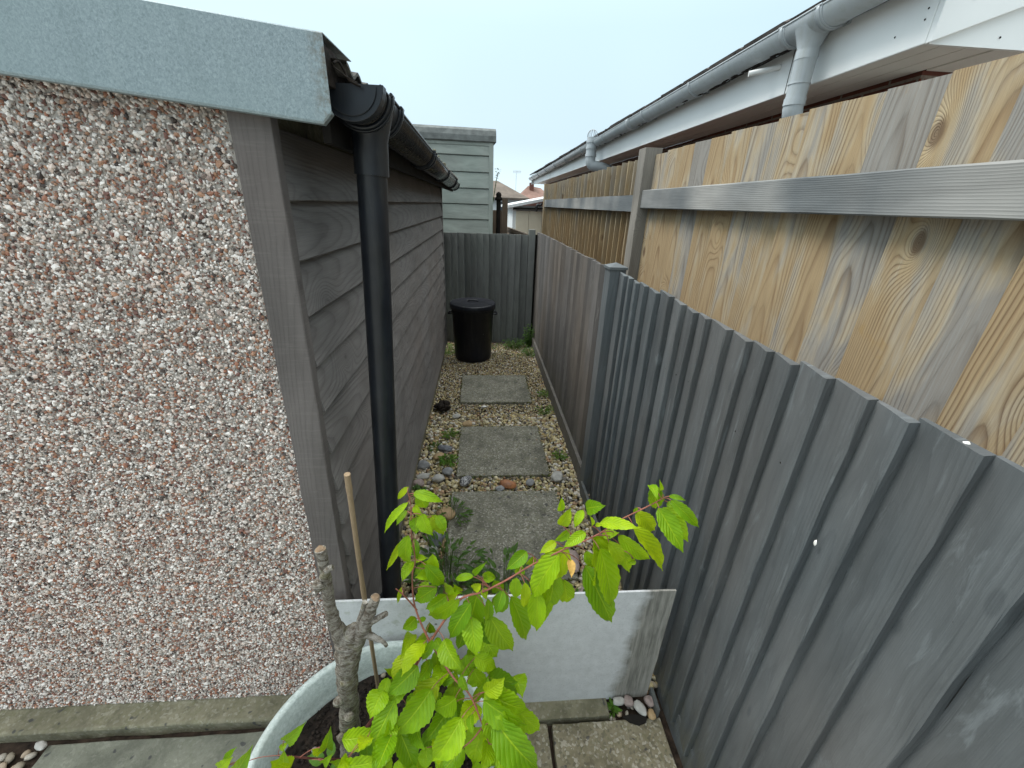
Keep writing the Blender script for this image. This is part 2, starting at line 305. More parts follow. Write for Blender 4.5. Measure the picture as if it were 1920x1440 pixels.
# leaves: vein pattern from the leaf's own uv (u across -1..1, v along 0..1)
def leafmat(name, c1, c2, c3, vein, trans=.35):
    t = NT(name); u, v = t.sep(t.uv())[0:2]; au = t.math('ABSOLUTE', u); r = t.rnd()
    side = t.math('FRACT', t.math('SUBTRACT', t.math('MULTIPLY', v, 9.0), t.math('MULTIPLY', au, 2.6)))
    sv = t.math('MULTIPLY', t.ramp(side, [(0, 1), (.10, .0), (.90, .0), (1, 1)]), .38); mid = t.mr(au, .02, .07, 1, 0)
    vm = t.math('MAXIMUM', sv, mid)
    base = t.mix(r, c1, c2); base = t.mix(t.mr(t.math('FRACT', t.math('MULTIPLY', r, 17.3)), .7, 1, 0, .6), base, c3)
    base = t.mix(t.mr(t.noise(t.obj(), 55, 3, .6), .35, .7, 0, .35), base, c1)
    c = t.mix(t.math('MULTIPLY', vm, .62), base, vein)
    c = t.mix(t.mr(t.noise(t.obj(), 75, 4, .7), .66, .72, 0, .55), c, (c1[0] * 1.6 + .05, c1[1] * .7, c1[2] + .01))
    t.done(c, .42, t.bump(t.math('SUBTRACT', t.math('MULTIPLY', t.ramp(side, [(0, 0), (.5, 1), (1, 0)]), .8), vm), .55, .0016), .30)
    tr = t.n('ShaderNodeBsdfTranslucent'); cc = t.mix(.4, c, (.62, .80, .01)); t.l(cc, tr.inputs[0])
    ms = t.n('ShaderNodeMixShader'); ms.inputs[0].default_value = trans; t.l(t.b.outputs[0], ms.inputs[1]); t.l(tr.outputs[0], ms.inputs[2]); t.l(ms.outputs[0], t.out.inputs[0])
    MAT[name] = t.m
leafmat('cherry_leaf', (.10, .245, .004), (.34, .54, .004), (.50, .57, .006), (.42, .58, .02))
leafmat('weed_leaf', (.045, .11, .022), (.07, .15, .03), (.09, .17, .03), (.10, .19, .05), .25)
leafmat('bright_weed_leaf', (.07, .17, .02), (.11, .24, .03), (.15, .26, .04), (.16, .28, .05), .3)

# ------------------------------------------------------------------ mesh helpers
V3 = Vector
class MB:
    def __init__(s): s.v = []; s.f = []; s.uv = []; s.sm = []
    def add(s, vs, fs, uvs=None, smooth=False):
        b = len(s.v); s.v += [tuple(v) for v in vs]
        for i, f in enumerate(fs):
            s.f.append(tuple(b + k for k in f)); s.sm.append(smooth)
            s.uv += list(uvs[i]) if uvs else [(0, 0)] * len(f)
    def box(s, x0, x1, y0, y1, z0, z1):
        s.beam(V3((x0, y0, z0)), V3((1, 0, 0)), V3((0, 1, 0)), V3((0, 0, 1)), [(0, 0), (x1 - x0, 0), (x1 - x0, y1 - y0), (0, y1 - y0)], z1 - z0)
    def beam(s, o, A, B, D, sec, L, n=1, jit=0.0, uo=None, bend=0.0):
        """sweep the closed section [(a,b)..] from o along D; uv: u = running position on the section, v = length (+ random start)"""
        A, B, D = V3(A).normalized(), V3(B).normalized(), V3(D).normalized(); o = V3(o)
        vo = random.uniform(0, 40) if uo is None else uo; m = len(sec); vs = []
        ph = random.uniform(0, 50)
        for i in range(n + 1):
            l = L * i / n
            bx = bend * math.sin(math.pi * i / n)
            for j, (a, b) in enumerate(sec):
                ja = jit * mnoise.noise((l * 9 + ph, j * 3.1, 0)) * 2 if jit else 0
                jb = jit * mnoise.noise((l * 7 + ph, j * 3.1, 9)) if jit else 0
                vs.append(o + A * (a + ja) + B * (b + jb + bx) + D * l)
        us = [a + b for a, b in sec]
        fs = []; uvs = []
        for i in range(n):
            for j in range(m):
                k = (j + 1) % m
                fs.append((i * m + j, i * m + k, (i + 1) * m + k, (i + 1) * m + j))
                v0, v1 = vo + L * i / n, vo + L * (i + 1) / n
                uvs.append([(us[j], v0), (us[k], v0), (us[k], v1), (us[j], v1)])
        fs.append(tuple(range(m - 1, -1, -1))); uvs.append([(sec[j][0], vo + sec[j][1]) for j in range(m - 1, -1, -1)])
        fs.append(tuple(n * m + j for j in range(m))); uvs.append([(sec[j][0], vo + L + sec[j][1]) for j in range(m)])
        s.add(vs, fs, uvs)
    def tube(s, pts, rads, sides=12, cap=True, smooth=True, noise=0.0, nf=30, arc=None, up_=None):
        pts = [V3(p) for p in pts]; n = len(pts)
        if isinstance(rads, (int, float)): rads = [rads] * n
        t0 = (pts[1] - pts[0]).normalized(); ref = V3(up_) if up_ else (V3((0, 0, 1)) if abs(t0.z) < .9 else V3((1, 0, 0)))
        vs = []; X = None
        for i in range(n):
            t_ = (pts[min(i + 1, n - 1)] - pts[max(i - 1, 0)]).normalized()
            if X is None: X = t_.cross(ref).normalized()
            else: X = (X - t_ * X.dot(t_)).normalized()
            Y = t_.cross(X)
            for j in range(sides):
                a = 2 * math.pi * j / sides; d = X * math.cos(a) + Y * math.sin(a); r = rads[i]
                if noise: r *= 1 + noise * mnoise.noise((pts[i] + d * rads[i]) * nf)
                vs.append(pts[i] + d * r)
        fs = []; uvs = []
        for i in range(n - 1):
            for j in range(sides):
                k = (j + 1) % sides; fs.append((i * sides + j, i * sides + k, (i + 1) * sides + k, (i + 1) * sides + j)); uvs.append([(0, 0)] * 4)
        s.add(vs, fs, uvs, smooth)
        if cap:
            for ring, rev in ((0, 1), (n - 1, 0)):
                b = len(s.v); s.v += [tuple(v) for v in vs[ring * sides:(ring + 1) * sides]]
                idx = [b + j for j in range(sides)]
                if rev: idx.reverse()
                s.f.append(tuple(idx)); s.sm.append(False); s.uv += [(0, 0)] * sides
    def lathe(s, c, prof, sides=32, smooth=True, squash=1.0, rib=0.0, nrib=0):
        vs = []; c = V3(c)
        for (r, z) in prof:
            for j in range(sides):
                a = 2 * math.pi * j / sides; q = r * (1 + (rib * math.cos(nrib * a) if nrib else 0))
                vs.append(c + V3((q * math.cos(a), q * math.sin(a) * squash, z)))
        fs = [(i * sides + j, i * sides + (j + 1) % sides, (i + 1) * sides + (j + 1) % sides, (i + 1) * sides + j) for i in range(len(prof) - 1) for j in range(sides)]
        s.add(vs, fs, None, smooth)
    def blob(s, c, r, sub=2, amp=.12, nf=1.4, rot=0, seed=0):
        import bmesh
        bm = bmesh.new(); bmesh.ops.create_icosphere(bm, subdivisions=sub, radius=1)
        m = Matrix.Rotation(rot, 3, 'Z'); c = V3(c)
        vs = []
        for v in bm.verts:
            d = v.co.normalized(); k = 1 + amp * mnoise.noise(d * nf + V3((seed * 7.3, seed * 3.1, 0)))
            vs.append(c + m @ V3((d.x * r[0] * k, d.y * r[1] * k, d.z * r[2] * k)))
        fs = [tuple(v.index for v in f.verts) for f in bm.faces]; bm.free(); s.add(vs, fs, None, True)

def catmull(P, k=6):
    P = [V3(p) for p in P]; out = []
    for i in range(len(P) - 1):
        p0, p1, p2, p3 = P[max(i - 1, 0)], P[i], P[i + 1], P[min(i + 2, len(P) - 1)]
        for j in range(k):
            t_ = j / k
            out.append(.5 * ((2 * p1) + (p2 - p0) * t_ + (2 * p0 - 5 * p1 + 4 * p2 - p3) * t_ ** 2 + (3 * p1 - p0 - 3 * p2 + p3) * t_ ** 3))
    out.append(P[-1]); return out
def lerpr(rs, n):
    o = []
    for i in range(n):
        t_ = i / (n - 1) * (len(rs) - 1); k = min(int(t_), len(rs) - 2); o.append(rs[k] + (rs[k + 1] - rs[k]) * (t_ - k))
    return o

def wpos(o):
    p = V3((0, 0, 0))
    while o is not None: p += V3(o.location); o = o.parent
    return p
def obj(name, mb, mat, parent=None, loc=None):
    me = bpy.data.meshes.new(name); o = bpy.data.objects.new(name, me); COL.objects.link(o)
    if parent is not None: o.parent = parent
    if loc is not None: o.location = V3(loc) - (wpos(parent) if parent else V3((0, 0, 0)))
    w = wpos(o)
    me.from_pydata([(v[0] - w.x, v[1] - w.y, v[2] - w.z) for v in mb.v], [], mb.f)
    ul = me.uv_layers.new(name='UVMap'); ul.data.foreach_set('uv', [c for q in mb.uv for c in q])
    me.polygons.foreach_set('use_smooth', mb.sm)
    me.materials.append(MAT[mat]); me.update(); return o
plain('joint_moss', (.10, .11, .035), .95, .6, 60, .1, bump=.6, col2=(.05, .038, .025))
def tag(o, label, cat, group=None, kind=None):
    if label: o['label'] = label
    if cat: o['category'] = cat
    if group: o['group'] = group
    if kind: o['kind'] = kind
    return o
def thing(name, label, cat, loc, group=None):
    o = bpy.data.objects.new(name, None); COL.objects.link(o); o.location = loc; o.empty_display_size = .1
    return tag(o, label, cat, group)
def bevel(o, w=.002, seg=2, ang=40):
    m = o.modifiers.new('bevel', 'BEVEL'); m.width = w; m.segments = seg; m.limit_method = 'ANGLE'; m.angle_limit = R(ang); return o

# ------------------------------------------------------------------ ground (one sheet to the horizon; it falls away behind the gardens)
mb = MB(); xs = [-200, -60, -20, -6, -2, 2, 6, 20, 60, 200]; ys = [-60, -20, -5, 0, 5.2, 7, 9, 12, 20, 35, 50, 80, 160, 400]
def gz(y): return -.035 if y < 7 else -.035 - min(3.2, (y - 7) * .11)
vs = [(x, y, gz(y)) for y in ys for x in xs]; n = len(xs)
mb.add(vs, [(i * n + j, i * n + j + 1, (i + 1) * n + j + 1, (i + 1) * n + j) for i in range(len(ys) - 1) for j in range(n - 1)])
tag(obj('ground', mb, 'soil'), None, None, kind='structure')
m = MB(); m.add([(.9, -8, -.015), (30, -8, -.015), (30, 11.5, -.015), (.9, 11.5, -.015)], [(0, 1, 2, 3)]); tag(obj('bounce_ground', m, 'pale_ground_concrete'), None, None, kind='structure')  # unseen pale ground, added to bounce light up under the soffit
m = MB(); m.add([(-14, -12, -.02), (.66, -12, -.02), (.66, .17, -.02), (-14, .17, -.02)], [(0, 1, 2, 3)]); m.add([(-14, .17, -.02), (-2.45, .17, -.02), (-2.45, .84, -.02), (-14, .84, -.02)], [(0, 1, 2, 3)]); tag(obj('patio', m, 'pale_ground_concrete'), None, None, kind='structure')
# gravel bed
rng = np.random.default_rng(4)
def rock_template(sub, seed, amp=.25):
    m = MB(); m.blob((0, 0, 0), (1, 1, 1), sub, amp, 1.3, 0, seed); return np.array(m.v), np.array(m.f)
def scatter(name, mat, C_, size, flat=(.45, .75), sub=1, amp=.3, parent=None, tilt=.5, smooth=True, ntemp=6, basis=None):
    T = [rock_template(sub, k, amp) for k in range(ntemp)]
    N = len(C_); V = []; F = []; base = 0
    for k in range(ntemp):
        idx = np.arange(N)[np.arange(N) % ntemp == k]
        if len(idx) == 0: continue
        tv, tf = T[k]; m = len(idx)
        s_ = size[idx][:, None] * np.stack([np.ones(m), rng.uniform(.45, 1, m), rng.uniform(*flat, m)], 1)
        P = tv[None] * s_[:, None, :]
        a = rng.uniform(0, 2 * np.pi, m); b = rng.normal(0, tilt, m)
        cb, sb = np.cos(b)[:, None], np.sin(b)[:, None]; ca, sa = np.cos(a)[:, None], np.sin(a)[:, None]
        y = P[..., 1] * cb - P[..., 2] * sb; z = P[..., 1] * sb + P[..., 2] * cb; x = P[..., 0]
        Q = np.stack([x * ca - y * sa, x * sa + y * ca, z], -1)
        if basis is not None: Q = Q @ np.array(basis)
        Q += C_[idx][:, None, :]
        V.append(Q.reshape(-1, 3)); F.append((tf[None] + (np.arange(m) * len(tv))[:, None, None] + base).reshape(-1, 3)); base += m * len(tv)
    V = np.concatenate(V); F = np.concatenate(F)
    me = bpy.data.meshes.new(name); o = bpy.data.objects.new(name, me); COL.objects.link(o)
    if parent: o.parent = parent; V = V - np.array(wpos(parent))
    me.vertices.add(len(V)); me.vertices.foreach_set('co', V.astype(np.float32).ravel())
    me.loops.add(F.size); me.loops.foreach_set('vertex_index', F.astype(np.int32).ravel())
    me.polygons.add(len(F)); me.polygons.foreach_set('loop_start', np.arange(0, F.size, 3, dtype=np.int32)); me.polygons.foreach_set('loop_total', np.full(len(F), 3, np.int32))
    me.update(calc_edges=True); me.validate()
    me.polygons.foreach_set('use_smooth', np.full(len(F), smooth)); me.materials.append(MAT[mat]); return o

SLABS = [(-.185, .47, 1.38, 2.04), (-.165, .455, 2.20, 2.85), (-.195, .455, 3.28, 3.915)]
def grid_pts(x0, x1, y0, y1, sp_, jit=.5):
    gx, gy = np.meshgrid(np.arange(x0, x1, sp_), np.arange(y0, y1, sp_)); p = np.stack([gx.ravel(), gy.ravel()], 1)
    return p + rng.uniform(-jit, jit, p.shape) * sp_
def outside(p, m=.006):
    k = np.ones(len(p), bool)
    for (a, b, c, d) in SLABS: k &= ~((p[:, 0] > a + m) & (p[:, 0] < b - m) & (p[:, 1] > c + m) & (p[:, 1] < d - m))
    return p[k]
p = outside(grid_pts(-.50, .70, .90, 3.1, .0185)); sz = rng.uniform(.009, .017, len(p)) * rng.choice([1, 1.0, 1.4], len(p))
q = outside(grid_pts(-.50, .70, 3.1, 5.03, .0165)); szq = rng.uniform(.007, .013, len(q))
p2 = outside(grid_pts(-.50, .70, .90, 5.03, .042)); s2 = rng.uniform(.011, .020, len(p2)) * np.where(p2[:, 1] > 3.1, .65, 1)
allp = np.concatenate([p, q, p2]); alls = np.concatenate([sz, szq, s2])
zz = -.016 + rng.uniform(-.004, .006, len(allp)); zz[-len(p2):] += .008
zz += .03 * np.clip((-.30 - allp[:, 0]) / .2, 0, 1) + .02 * np.clip((allp[:, 0] - .52) / .15, 0, 1)
tag(scatter('gravel', 'gravel_stone', np.column_stack([allp, zz]), alls), None, None, kind='stuff')
q = grid_pts(.455, .62, .765, .865, .026); o = scatter('loose_pebbles', 'pale_pebble', np.column_stack([q, np.full(len(q), -.022)]), rng.uniform(.007, .014, len(q)))
tag(o, None, None, kind='stuff')
q = grid_pts(-2.4, -1.425, .35, .825, .030); o = scatter('beach_pebbles', 'pale_pebble', np.column_stack([q, np.full(len(q), -.02) + rng.uniform(-.006, .006, len(q))]), rng.uniform(.012, .023, len(q)), (.4, .6), 2, .2)
tag(o, None, None, kind='stuff')

# stray gravel, grit and soil crumbs lying on the slab edges
q = []
for (a, b, c_, d) in SLABS:
    for k in range(150):
        x, y = random.uniform(a, b), random.uniform(c_, d); e_ = min(x - a, b - x, y - c_, d - y)
        if random.random() < math.exp(-e_ / .035): q.append((x, y, .0145))
q = np.array(q); tag(scatter('stray_gravel', 'gravel_stone', q, rng.uniform(.002, .008, len(q))), None, None, kind='stuff')
q = []
for (a, b, c_, d) in SLABS:
    for k in range(260):
        s_ = random.choice('abcd'); t_ = random.random(); o_ = random.uniform(-.012, .010)
        q.append({'a': (a - o_, c_ + (d - c_) * t_), 'b': (b + o_, c_ + (d - c_) * t_), 'c': (a + (b - a) * t_, c_ - o_), 'd': (a + (b - a) * t_, d + o_)}[s_] + (.006 + random.uniform(0, .006),))
q = np.array(q); tag(scatter('soil_crumbs', 'joint_moss', q, rng.uniform(.003, .009, len(q)), (.4, .7)), None, None, kind='stuff')
# stepping and patio slabs
def slab(name, x0, x1, y0, y1, zt, mat, label, cat, group, th=.04, rot=0, skew=0):
    m = MB(); nx, ny = 14, 14
    def P(i, j, z):
        x = x0 + (x1 - x0) * i / nx; y = y0 + (y1 - y0) * j / ny
        e_ = .0035 * mnoise.noise((x * 22, y * 22, x0 * 9)); ex = e_ if i in (0, nx) else 0; ey = e_ if j in (0, ny) else 0
        zz_ = z + (.0015 * mnoise.noise((x * 8, y * 8, 3)) if z == zt else 0)
        return (x + ex, y + ey, zz_)
    ring = [(i, 0) for i in range(nx)] + [(nx, j) for j in range(ny)] + [(i, ny) for i in range(nx, 0, -1)] + [(0, j) for j in range(ny, 0, -1)]
    vs = [P(i, j, zt) for j in range(ny + 1) for i in range(nx + 1)]; fs = [(j * (nx + 1) + i, j * (nx + 1) + i + 1, (j + 1) * (nx + 1) + i + 1, (j + 1) * (nx + 1) + i) for j in range(ny) for i in range(nx)]
    b = len(vs); vs += [P(i, j, zt - th) for i, j in ring]; k = len(ring)
    for a in range(k):
        c_ = (a + 1) % k; i0, j0 = ring[a]; i1, j1 = ring[c_]
        fs.append((b + a, b + c_, j1 * (nx + 1) + i1, j0 * (nx + 1) + i0))
    m.add(vs, fs); o = obj(name, m, mat, loc=((x0 + x1) / 2, (y0 + y1) / 2, zt - th)); o.rotation_euler.z = R(rot); bevel(o, .004, 2, 50)
    return tag(o, label, cat, group)
names = ['weathered grey stepping slab nearest the white board, partly behind cherry leaves', 'middle grey stepping slab with pale speckles set in the gravel', 'farthest stepping slab, small and darker, in front of the black bin']
for (a, b, c_, d), nm, rr in zip(SLABS, names, (-.5, .3, .4)): slab('stepping_slab', a, b, c_, d, .012, 'slab_concrete', nm, 'paving slab', 'stepping slabs in the gravel', .05, rr)
slab('paving_slab', .245, .635, .20, .797, -.002, 'patio_concrete', 'brownish square patio slab at the foot of the black fence', 'paving slab', 'patio slabs', .03)
slab('paving_slab', -.36, .232, .20, .802, -.004, 'patio_concrete', 'patio slab mostly under the pot, its corner beside the brownish slab', 'paving slab', 'patio slabs', .03)
slab('paving_slab', -1.40, -.372, .18, .828, -.003, 'pale_slab_concrete', 'smooth pale grey slab left of the round pot', 'paving slab', 'patio slabs', .03)
slab('kerb_stone', .02, .456, .808, .866, .006, 'kerb_concrete', 'short mossy concrete kerb stone under the white board', 'kerb', 'kerbs', .045)

# ------------------------------------------------------------------ garage on the left
G = thing('garage', 'pebbledashed concrete garage with dark timber side cladding and galvanised roof edge', 'garage', (-1.6, .93, 0))
m = MB(); m.add([(-3.2, .925, .02), (-.46, .925, .02), (-.46, .925, 1.87), (-3.2, .925, 2.14), (-3.2, .975, .02), (-.46, .975, .02), (-.46, .975, 1.87), (-3.2, .975, 2.14)], [(0, 1, 2, 3), (7, 6, 5, 4), (1, 5, 6, 2), (2, 6, 7, 3), (0, 4, 5, 1), (3, 7, 4, 0)])
obj('gable_wall', m, 'dash_mortar', G)
fr = grid_pts(-2.25, -.478, .03, 2.05, .0053, .7); fr = np.column_stack([fr[:, 0], np.full(len(fr), .9235) + rng.uniform(-.0015, .001, len(fr)), fr[:, 1]])
ex = -.497 + .018 * fr[:, 2]; fr = fr[(fr[:, 0] < ex + .004) & (fr[:, 2] < 1.88 - .1 * (fr[:, 0] + .3))]
o = scatter('pebbledash', 'dash_chip', fr, rng.gamma(4, .00055, len(fr)) + .0014, (.45, .8), 0 if False else 1, .55, G, .7, False, 8, [[1, 0, 0], [0, 0, 1], [0, -1, 0]])
o['kind'] = 'stuff'
m = MB(); m.beam((-3.2, .852, .0), (0, 1, 0), (0, 0, 1), (1, 0, 0), [(0, -.035), (.08, -.035), (.08, .022), (.006, .018), (0, .012)], 2.72, 40, .0025); bevel(obj('plinth', m, 'kerb_concrete', G), .003)
# corner post (front cover board) leaning very slightly
m = MB(); m.beam((-.498, .908, .0), (1, 0, 0), (0, 1, 0), (.0195, 0, 1), [(0, 0), (.073, 0), (.075, .002), (.075, .030), (0, .030)], 1.84, 30, .0012)
obj('corner_post', m, 'corner_post_wood', G)
# cladding: horizontal feather edge planks, thick lower edge proud
m = MB(); z = 1.642 - .1222 * 12; k = 0
while z < 1.76:
    L = 4.48 - .94
    m.beam((-.4275, .94, z), (0, 0, 1), (1, 0, 0), (0, 1, 0), [(0, .008), (0, .030), (.0025, .0325), (.136, .006), (.136, 0)], L, 26, .0012, bend=random.uniform(-.002, .002)); z += .1222
obj('side_cladding', m, 'cladding_paint', G)
m = MB(); m.box(-3.1, -.4285, .976, 4.47, -.03, 1.85); obj('inner_wall', m, 'kerb_concrete', G)
m = MB(); m.beam((-.4275, 4.481, .15), (1, 0, 0), (0, 1, 0), (0, 0, 1), [(0, 0), (.030, 0), (.030, .05), (0, .05)], 1.75, 6, .001); obj('end_trim', m, 'cladding_paint', G)
# galvanised verge flashing: front face, top fold, hemmed lower edge
def zt_(x): return 1.9035 - .100 * (x + .263)
def zb_(x): return 1.771 - .0985 * (x + .284)
m = MB(); x0, x1 = -3.2, -.268; XX = [x0 + (-.285 - x0) * i / 40 for i in range(41)] + [-.279, -.274, x1]; nn = len(XX) - 1; P = []
for i in range(nn + 1):
    x = XX[i]; w = .0012 * mnoise.noise((x * 3, 0, 0))
    zb = zb_(x); zt = zt_(x)
    if x > -.285: zb += (x + .285) * 1.1
    P += [(x, .893, zb - .001), (x, .8805 + w, zb), (x, .879 + w, zb + .004), (x - .006 * 0, .8800, zt - .002), (x, .8815, zt), (x, 1.05, zt + .004), (x, 1.05, zt + .0025), (x, .8835, zt - .0018), (x, .8818, zt - .004), (x, .881 + w, zb + .0045)]
c_ = 10; m.add(P, [(i * c_ + j, (i + 1) * c_ + j, (i + 1) * c_ + (j + 1) % c_, i * c_ + (j + 1) % c_) for i in range(nn) for j in range(c_)] + [tuple(range(c_)), tuple(nn * c_ + j for j in range(c_ - 1, -1, -1))])
obj('verge_flashing', m, 'galvanised_steel', G)
# corrugated roof sheet sloping to the gutter
m = MB(); ny = 300; vs = []
for i in range(ny + 1):
    y = .93 + (4.74 - .93) * i / ny; c_ = .007 * math.sin(2 * math.pi * y / .076)
    for x in (-3.2, -.246):
        vs.append((x, y, 1.874 - .1 * (x + .263) + c_)); vs.append((x, y, 1.868 - .1 * (x + .263) + c_))
fs = []
for i in range(ny):
    a = i * 4; b = a + 4; fs += [(a, a + 2, b + 2, b), (a + 1, b + 1, b + 3, a + 3), (a + 2, a + 3, b + 3, b + 2)]
m.add(vs, fs); obj('roof', m, 'roof_sheet', G)
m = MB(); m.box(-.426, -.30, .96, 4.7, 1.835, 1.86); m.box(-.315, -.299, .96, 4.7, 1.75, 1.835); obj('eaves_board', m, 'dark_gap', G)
# felt / foam strip hanging in the sheet end
m = MB(); m.tube(catmull([(-.262, .905, 1.868), (-.256, .915, 1.873), (-.250, .925, 1.862), (-.245, .93, 1.850), (-.226, .935, 1.842)], 5), .0022, 6); m.tube(catmull([(-.262, .90, 1.862), (-.245, .92, 1.852), (-.230, .93, 1.846)], 4), .0012, 5); m.beam((-.42, .90, 1.838), (1, 0, 0), (0, 1, 0), (0, 0, 1), [(0, 0), (.140, 0), (.146, .05), (.140, .13), (0, .13)], .056, 6, .004); obj('foam_filler', m, 'compost', G)
# gutter
GA, GB = V3((-.250, .955, 1.848)), V3((-.285, 4.60, 1.820))
def half_round(m, a, b, r, th=.0025, seg=14, a0=0, lips=True):
    d = (b - a).normalized(); X = d.cross(V3((0, 0, 1))).normalized(); Z = V3((0, 0, 1)); vs = []
    for p_ in (a, b):
        for rr in (r, r - th):
            for j in range(seg + 1):
                t_ = math.pi + math.pi * j / seg; vs.append(p_ + X * math.cos(t_) * rr + Z * math.sin(t_) * rr)
    n_ = seg + 1; fs = []
    for j in range(seg):
        fs.append((j, j + 1, 2 * n_ + j + 1, 2 * n_ + j)); fs.append((n_ + j, 3 * n_ + j, 3 * n_ + j + 1, n_ + j + 1))
        fs.append((j, n_ + j, n_ + j + 1, j + 1)); fs.append((2 * n_ + j, 2 * n_ + j + 1, 3 * n_ + j + 1, 3 * n_ + j))
    fs += [(0, 2 * n_, 3 * n_, n_), (seg, n_ + seg, 3 * n_ + seg, 2 * n_ + seg)]
    m.add(vs, fs, None, True)
    if lips:
        for sg in (-1, 1): m.tube([a + X * r * sg, b + X * r * sg], .0035, 8)
def gpt(y): t_ = (y - GA.y) / (GB.y - GA.y); return GA.lerp(GB, t_)
gut = MB(); half_round(gut, GA, GB, .056); gu = obj('gutter', gut, 'black_gutter_plastic', G)
m = MB(); d = (GB - GA).normalized()
def endcap(m, c, r, th, sgn):
    vs = []; seg = 18
    for k_, (rr, dy) in enumerate(((r, 0), (r + .004, 0), (r + .004, th), (r, th))):
        for j in range(seg + 1):
            t_ = math.pi + math.pi * j / seg; vs.append(c + V3((math.cos(t_) * rr, dy * sgn, math.sin(t_) * rr)))
    n_ = seg + 1; fs = []
    for a in range(3):
        for j in range(seg): fs.append((a * n_ + j, a * n_ + j + 1, (a + 1) * n_ + j + 1, (a + 1) * n_ + j))
    fs.append(tuple(range(seg, -1, -1))); m.add(vs, fs)
    # raised flat disc and rim line
    vs = []; 
    for rr, dy in ((r - .008, -.0025), (r - .010, -.004)):
        for j in range(seg + 1):
            t_ = math.pi + math.pi * j / seg; vs.append(c + V3((math.cos(t_) * rr, dy * sgn, math.sin(t_) * rr - .003)))
    fs = [(j, j + 1, n_ + j + 1, n_ + j) for j in range(seg)] + [tuple(n_ + j for j in range(seg, -1, -1)), (0, n_, n_ + seg, seg)]; m.add(vs, fs)
endcap(m, GA + V3((0, -.006, .001)), .058, .03, 1); bevel(obj('end_cap', m, 'black_plastic', gu), .0012, 2)
for y, L_, rr in ((1.015, .028, .064), (1.135, .030, .064)):
    m = MB(); half_round(m, gpt(y), gpt(y + L_), rr, .007, 18); half_round(m, gpt(y + .008), gpt(y + L_ - .008), rr + .004, .004, 18, lips=False); obj('collar', m, 'black_plastic', gu)
m = MB(); half_round(m, gpt(1.04), gpt(1.14), .0595, .003, 18); obj('running_outlet', m, 'black_plastic', gu)
for y, L_, rr in ((1.95, .11, .0605), (2.95, .035, .0605), (3.9, .11, .0605), (4.55, .04, .0605)):
    m = MB(); half_round(m, gpt(y), gpt(y + L_), rr, .003, 16); half_round(m, gpt(y + L_ * .1), gpt(y + L_ * .25), rr + .004, .004, 16); half_round(m, gpt(y + L_ * .75), gpt(y + L_ * .9), rr + .004, .004, 16)
    obj('bracket', m, 'black_plastic', gu)
m = MB()
for i in range(14):
    y = random.uniform(1.95, 2.7); c = gpt(y) + V3((.054 + random.uniform(-.004, .003), 0, random.uniform(0, .012))); m.blob(c, (.006, .009, .005), 1, .4, 2, random.uniform(0, 3), i)
obj('moss', m, 'kerb_concrete', gu)['kind'] = 'stuff'
# downpipe
DT, DBt = V3((-.249, 1.075, 1.80)), V3((-.343, 1.075, .03))
pd = (DBt - DT).normalized(); m = MB()
m.tube([DT + pd * .0, DT + pd * .055, DT + pd * .06, DBt], [.0345, .0345, .034, .034], 28)
dp = obj('downpipe', m, 'black_plastic', G)
m = MB(); m.tube([DT + pd * -.03, DT + pd * .005, DT + pd * .03, DT + pd * .10], [.052, .044, .0385, .0385], 28); obj('outlet_socket', m, 'black_plastic', dp)
for zz_ in (.30,):
    c = DT + pd * ((1.80 - zz_) / abs(pd.z)); m = MB(); m.tube([c - pd * .02, c + pd * .02], .042, 24); m.box(c.x - .11, c.x - .03, c.y - .012, c.y + .012, c.z - .012, c.z + .012); m.box(c.x - .10, c.x - .045, c.y - .03, c.y + .03, c.z - .035, c.z - .02)
    obj('pipe_clip', m, 'black_plastic', dp)
m = MB(); m.lathe((DBt.x, DBt.y, -.01), [(.0, .06), (.085, .055), (.09, .045), (.09, 0)], 24); obj('drain_cover', m, 'black_plastic', G)

# ------------------------------------------------------------------ painted fences
def feather(m, y0, y1, x, z0, z1, pitch, near_thick, jitter=.0012, tw=.0, zj=.004, th=.018, gap=0, lean=.004, seg=12):
    """vertical feather edge boards facing -x; near_thick puts the thick proud edge at the viewer's end (-y)"""
    y = y1
    while y > y0:
        w = pitch * random.uniform(.9, 1.1); a = w + .012; zt = z1 + random.uniform(-zj, zj)
        ln = random.uniform(-lean, lean); xo = x + random.uniform(-.0015, .0015)
        if near_thick: sec = [(0, 0), (a, .008), (a + .0005, .008 + th - .003), (a - .002, .008 + th), (0, .007)]; o_ = (xo, y, z0); A = (0, -1, 0)
        else: sec = [(0, 0), (a, .008), (a, .008 + th), (0, .007)]; o_ = (xo, y - a, z0); A = (0, 1, 0)
        m.beam(o_, A, (-1, 0, 0), (0, ln, 1), sec, zt - z0, seg, jitter)
        y -= w + (random.choice([0, 0, 0, .004]) if gap else 0)
BF = thing('side_fence', 'dark grey painted feather edge fence along the right of the alley', 'fence', (.68, 1.9, 0))
m = MB(); ed = [1.985, 1.86, 1.78, 1.70, 1.60, 1.49, 1.37, 1.275, 1.19, 1.11, 1.005, .912, .832, .752, .664, .571, .491, .395, .30, .20, .09, -.02, -.13, -.25, -.37, -.5]
for i in range(len(ed) - 1):
    a = ed[i] - ed[i + 1] - (.006 if i in (8, 12, 14, 15) else 0) ; zt = 1.366 + random.uniform(-.008, .008); w = a + .006
    m.beam((.679 + random.uniform(-.001, .001), ed[i] + .006, .045), (0, -1, 0), (-1, 0, 0), (0, random.uniform(-.005, .005), 1), [(0, 0), (w, .007), (w + .0008, .0275), (w - .0015, .030), (w * .5, .0185), (0, .0085)], zt - .045, 26, .0016)
obj('near_panel', m, 'black_fence_paint', BF)
m = MB()
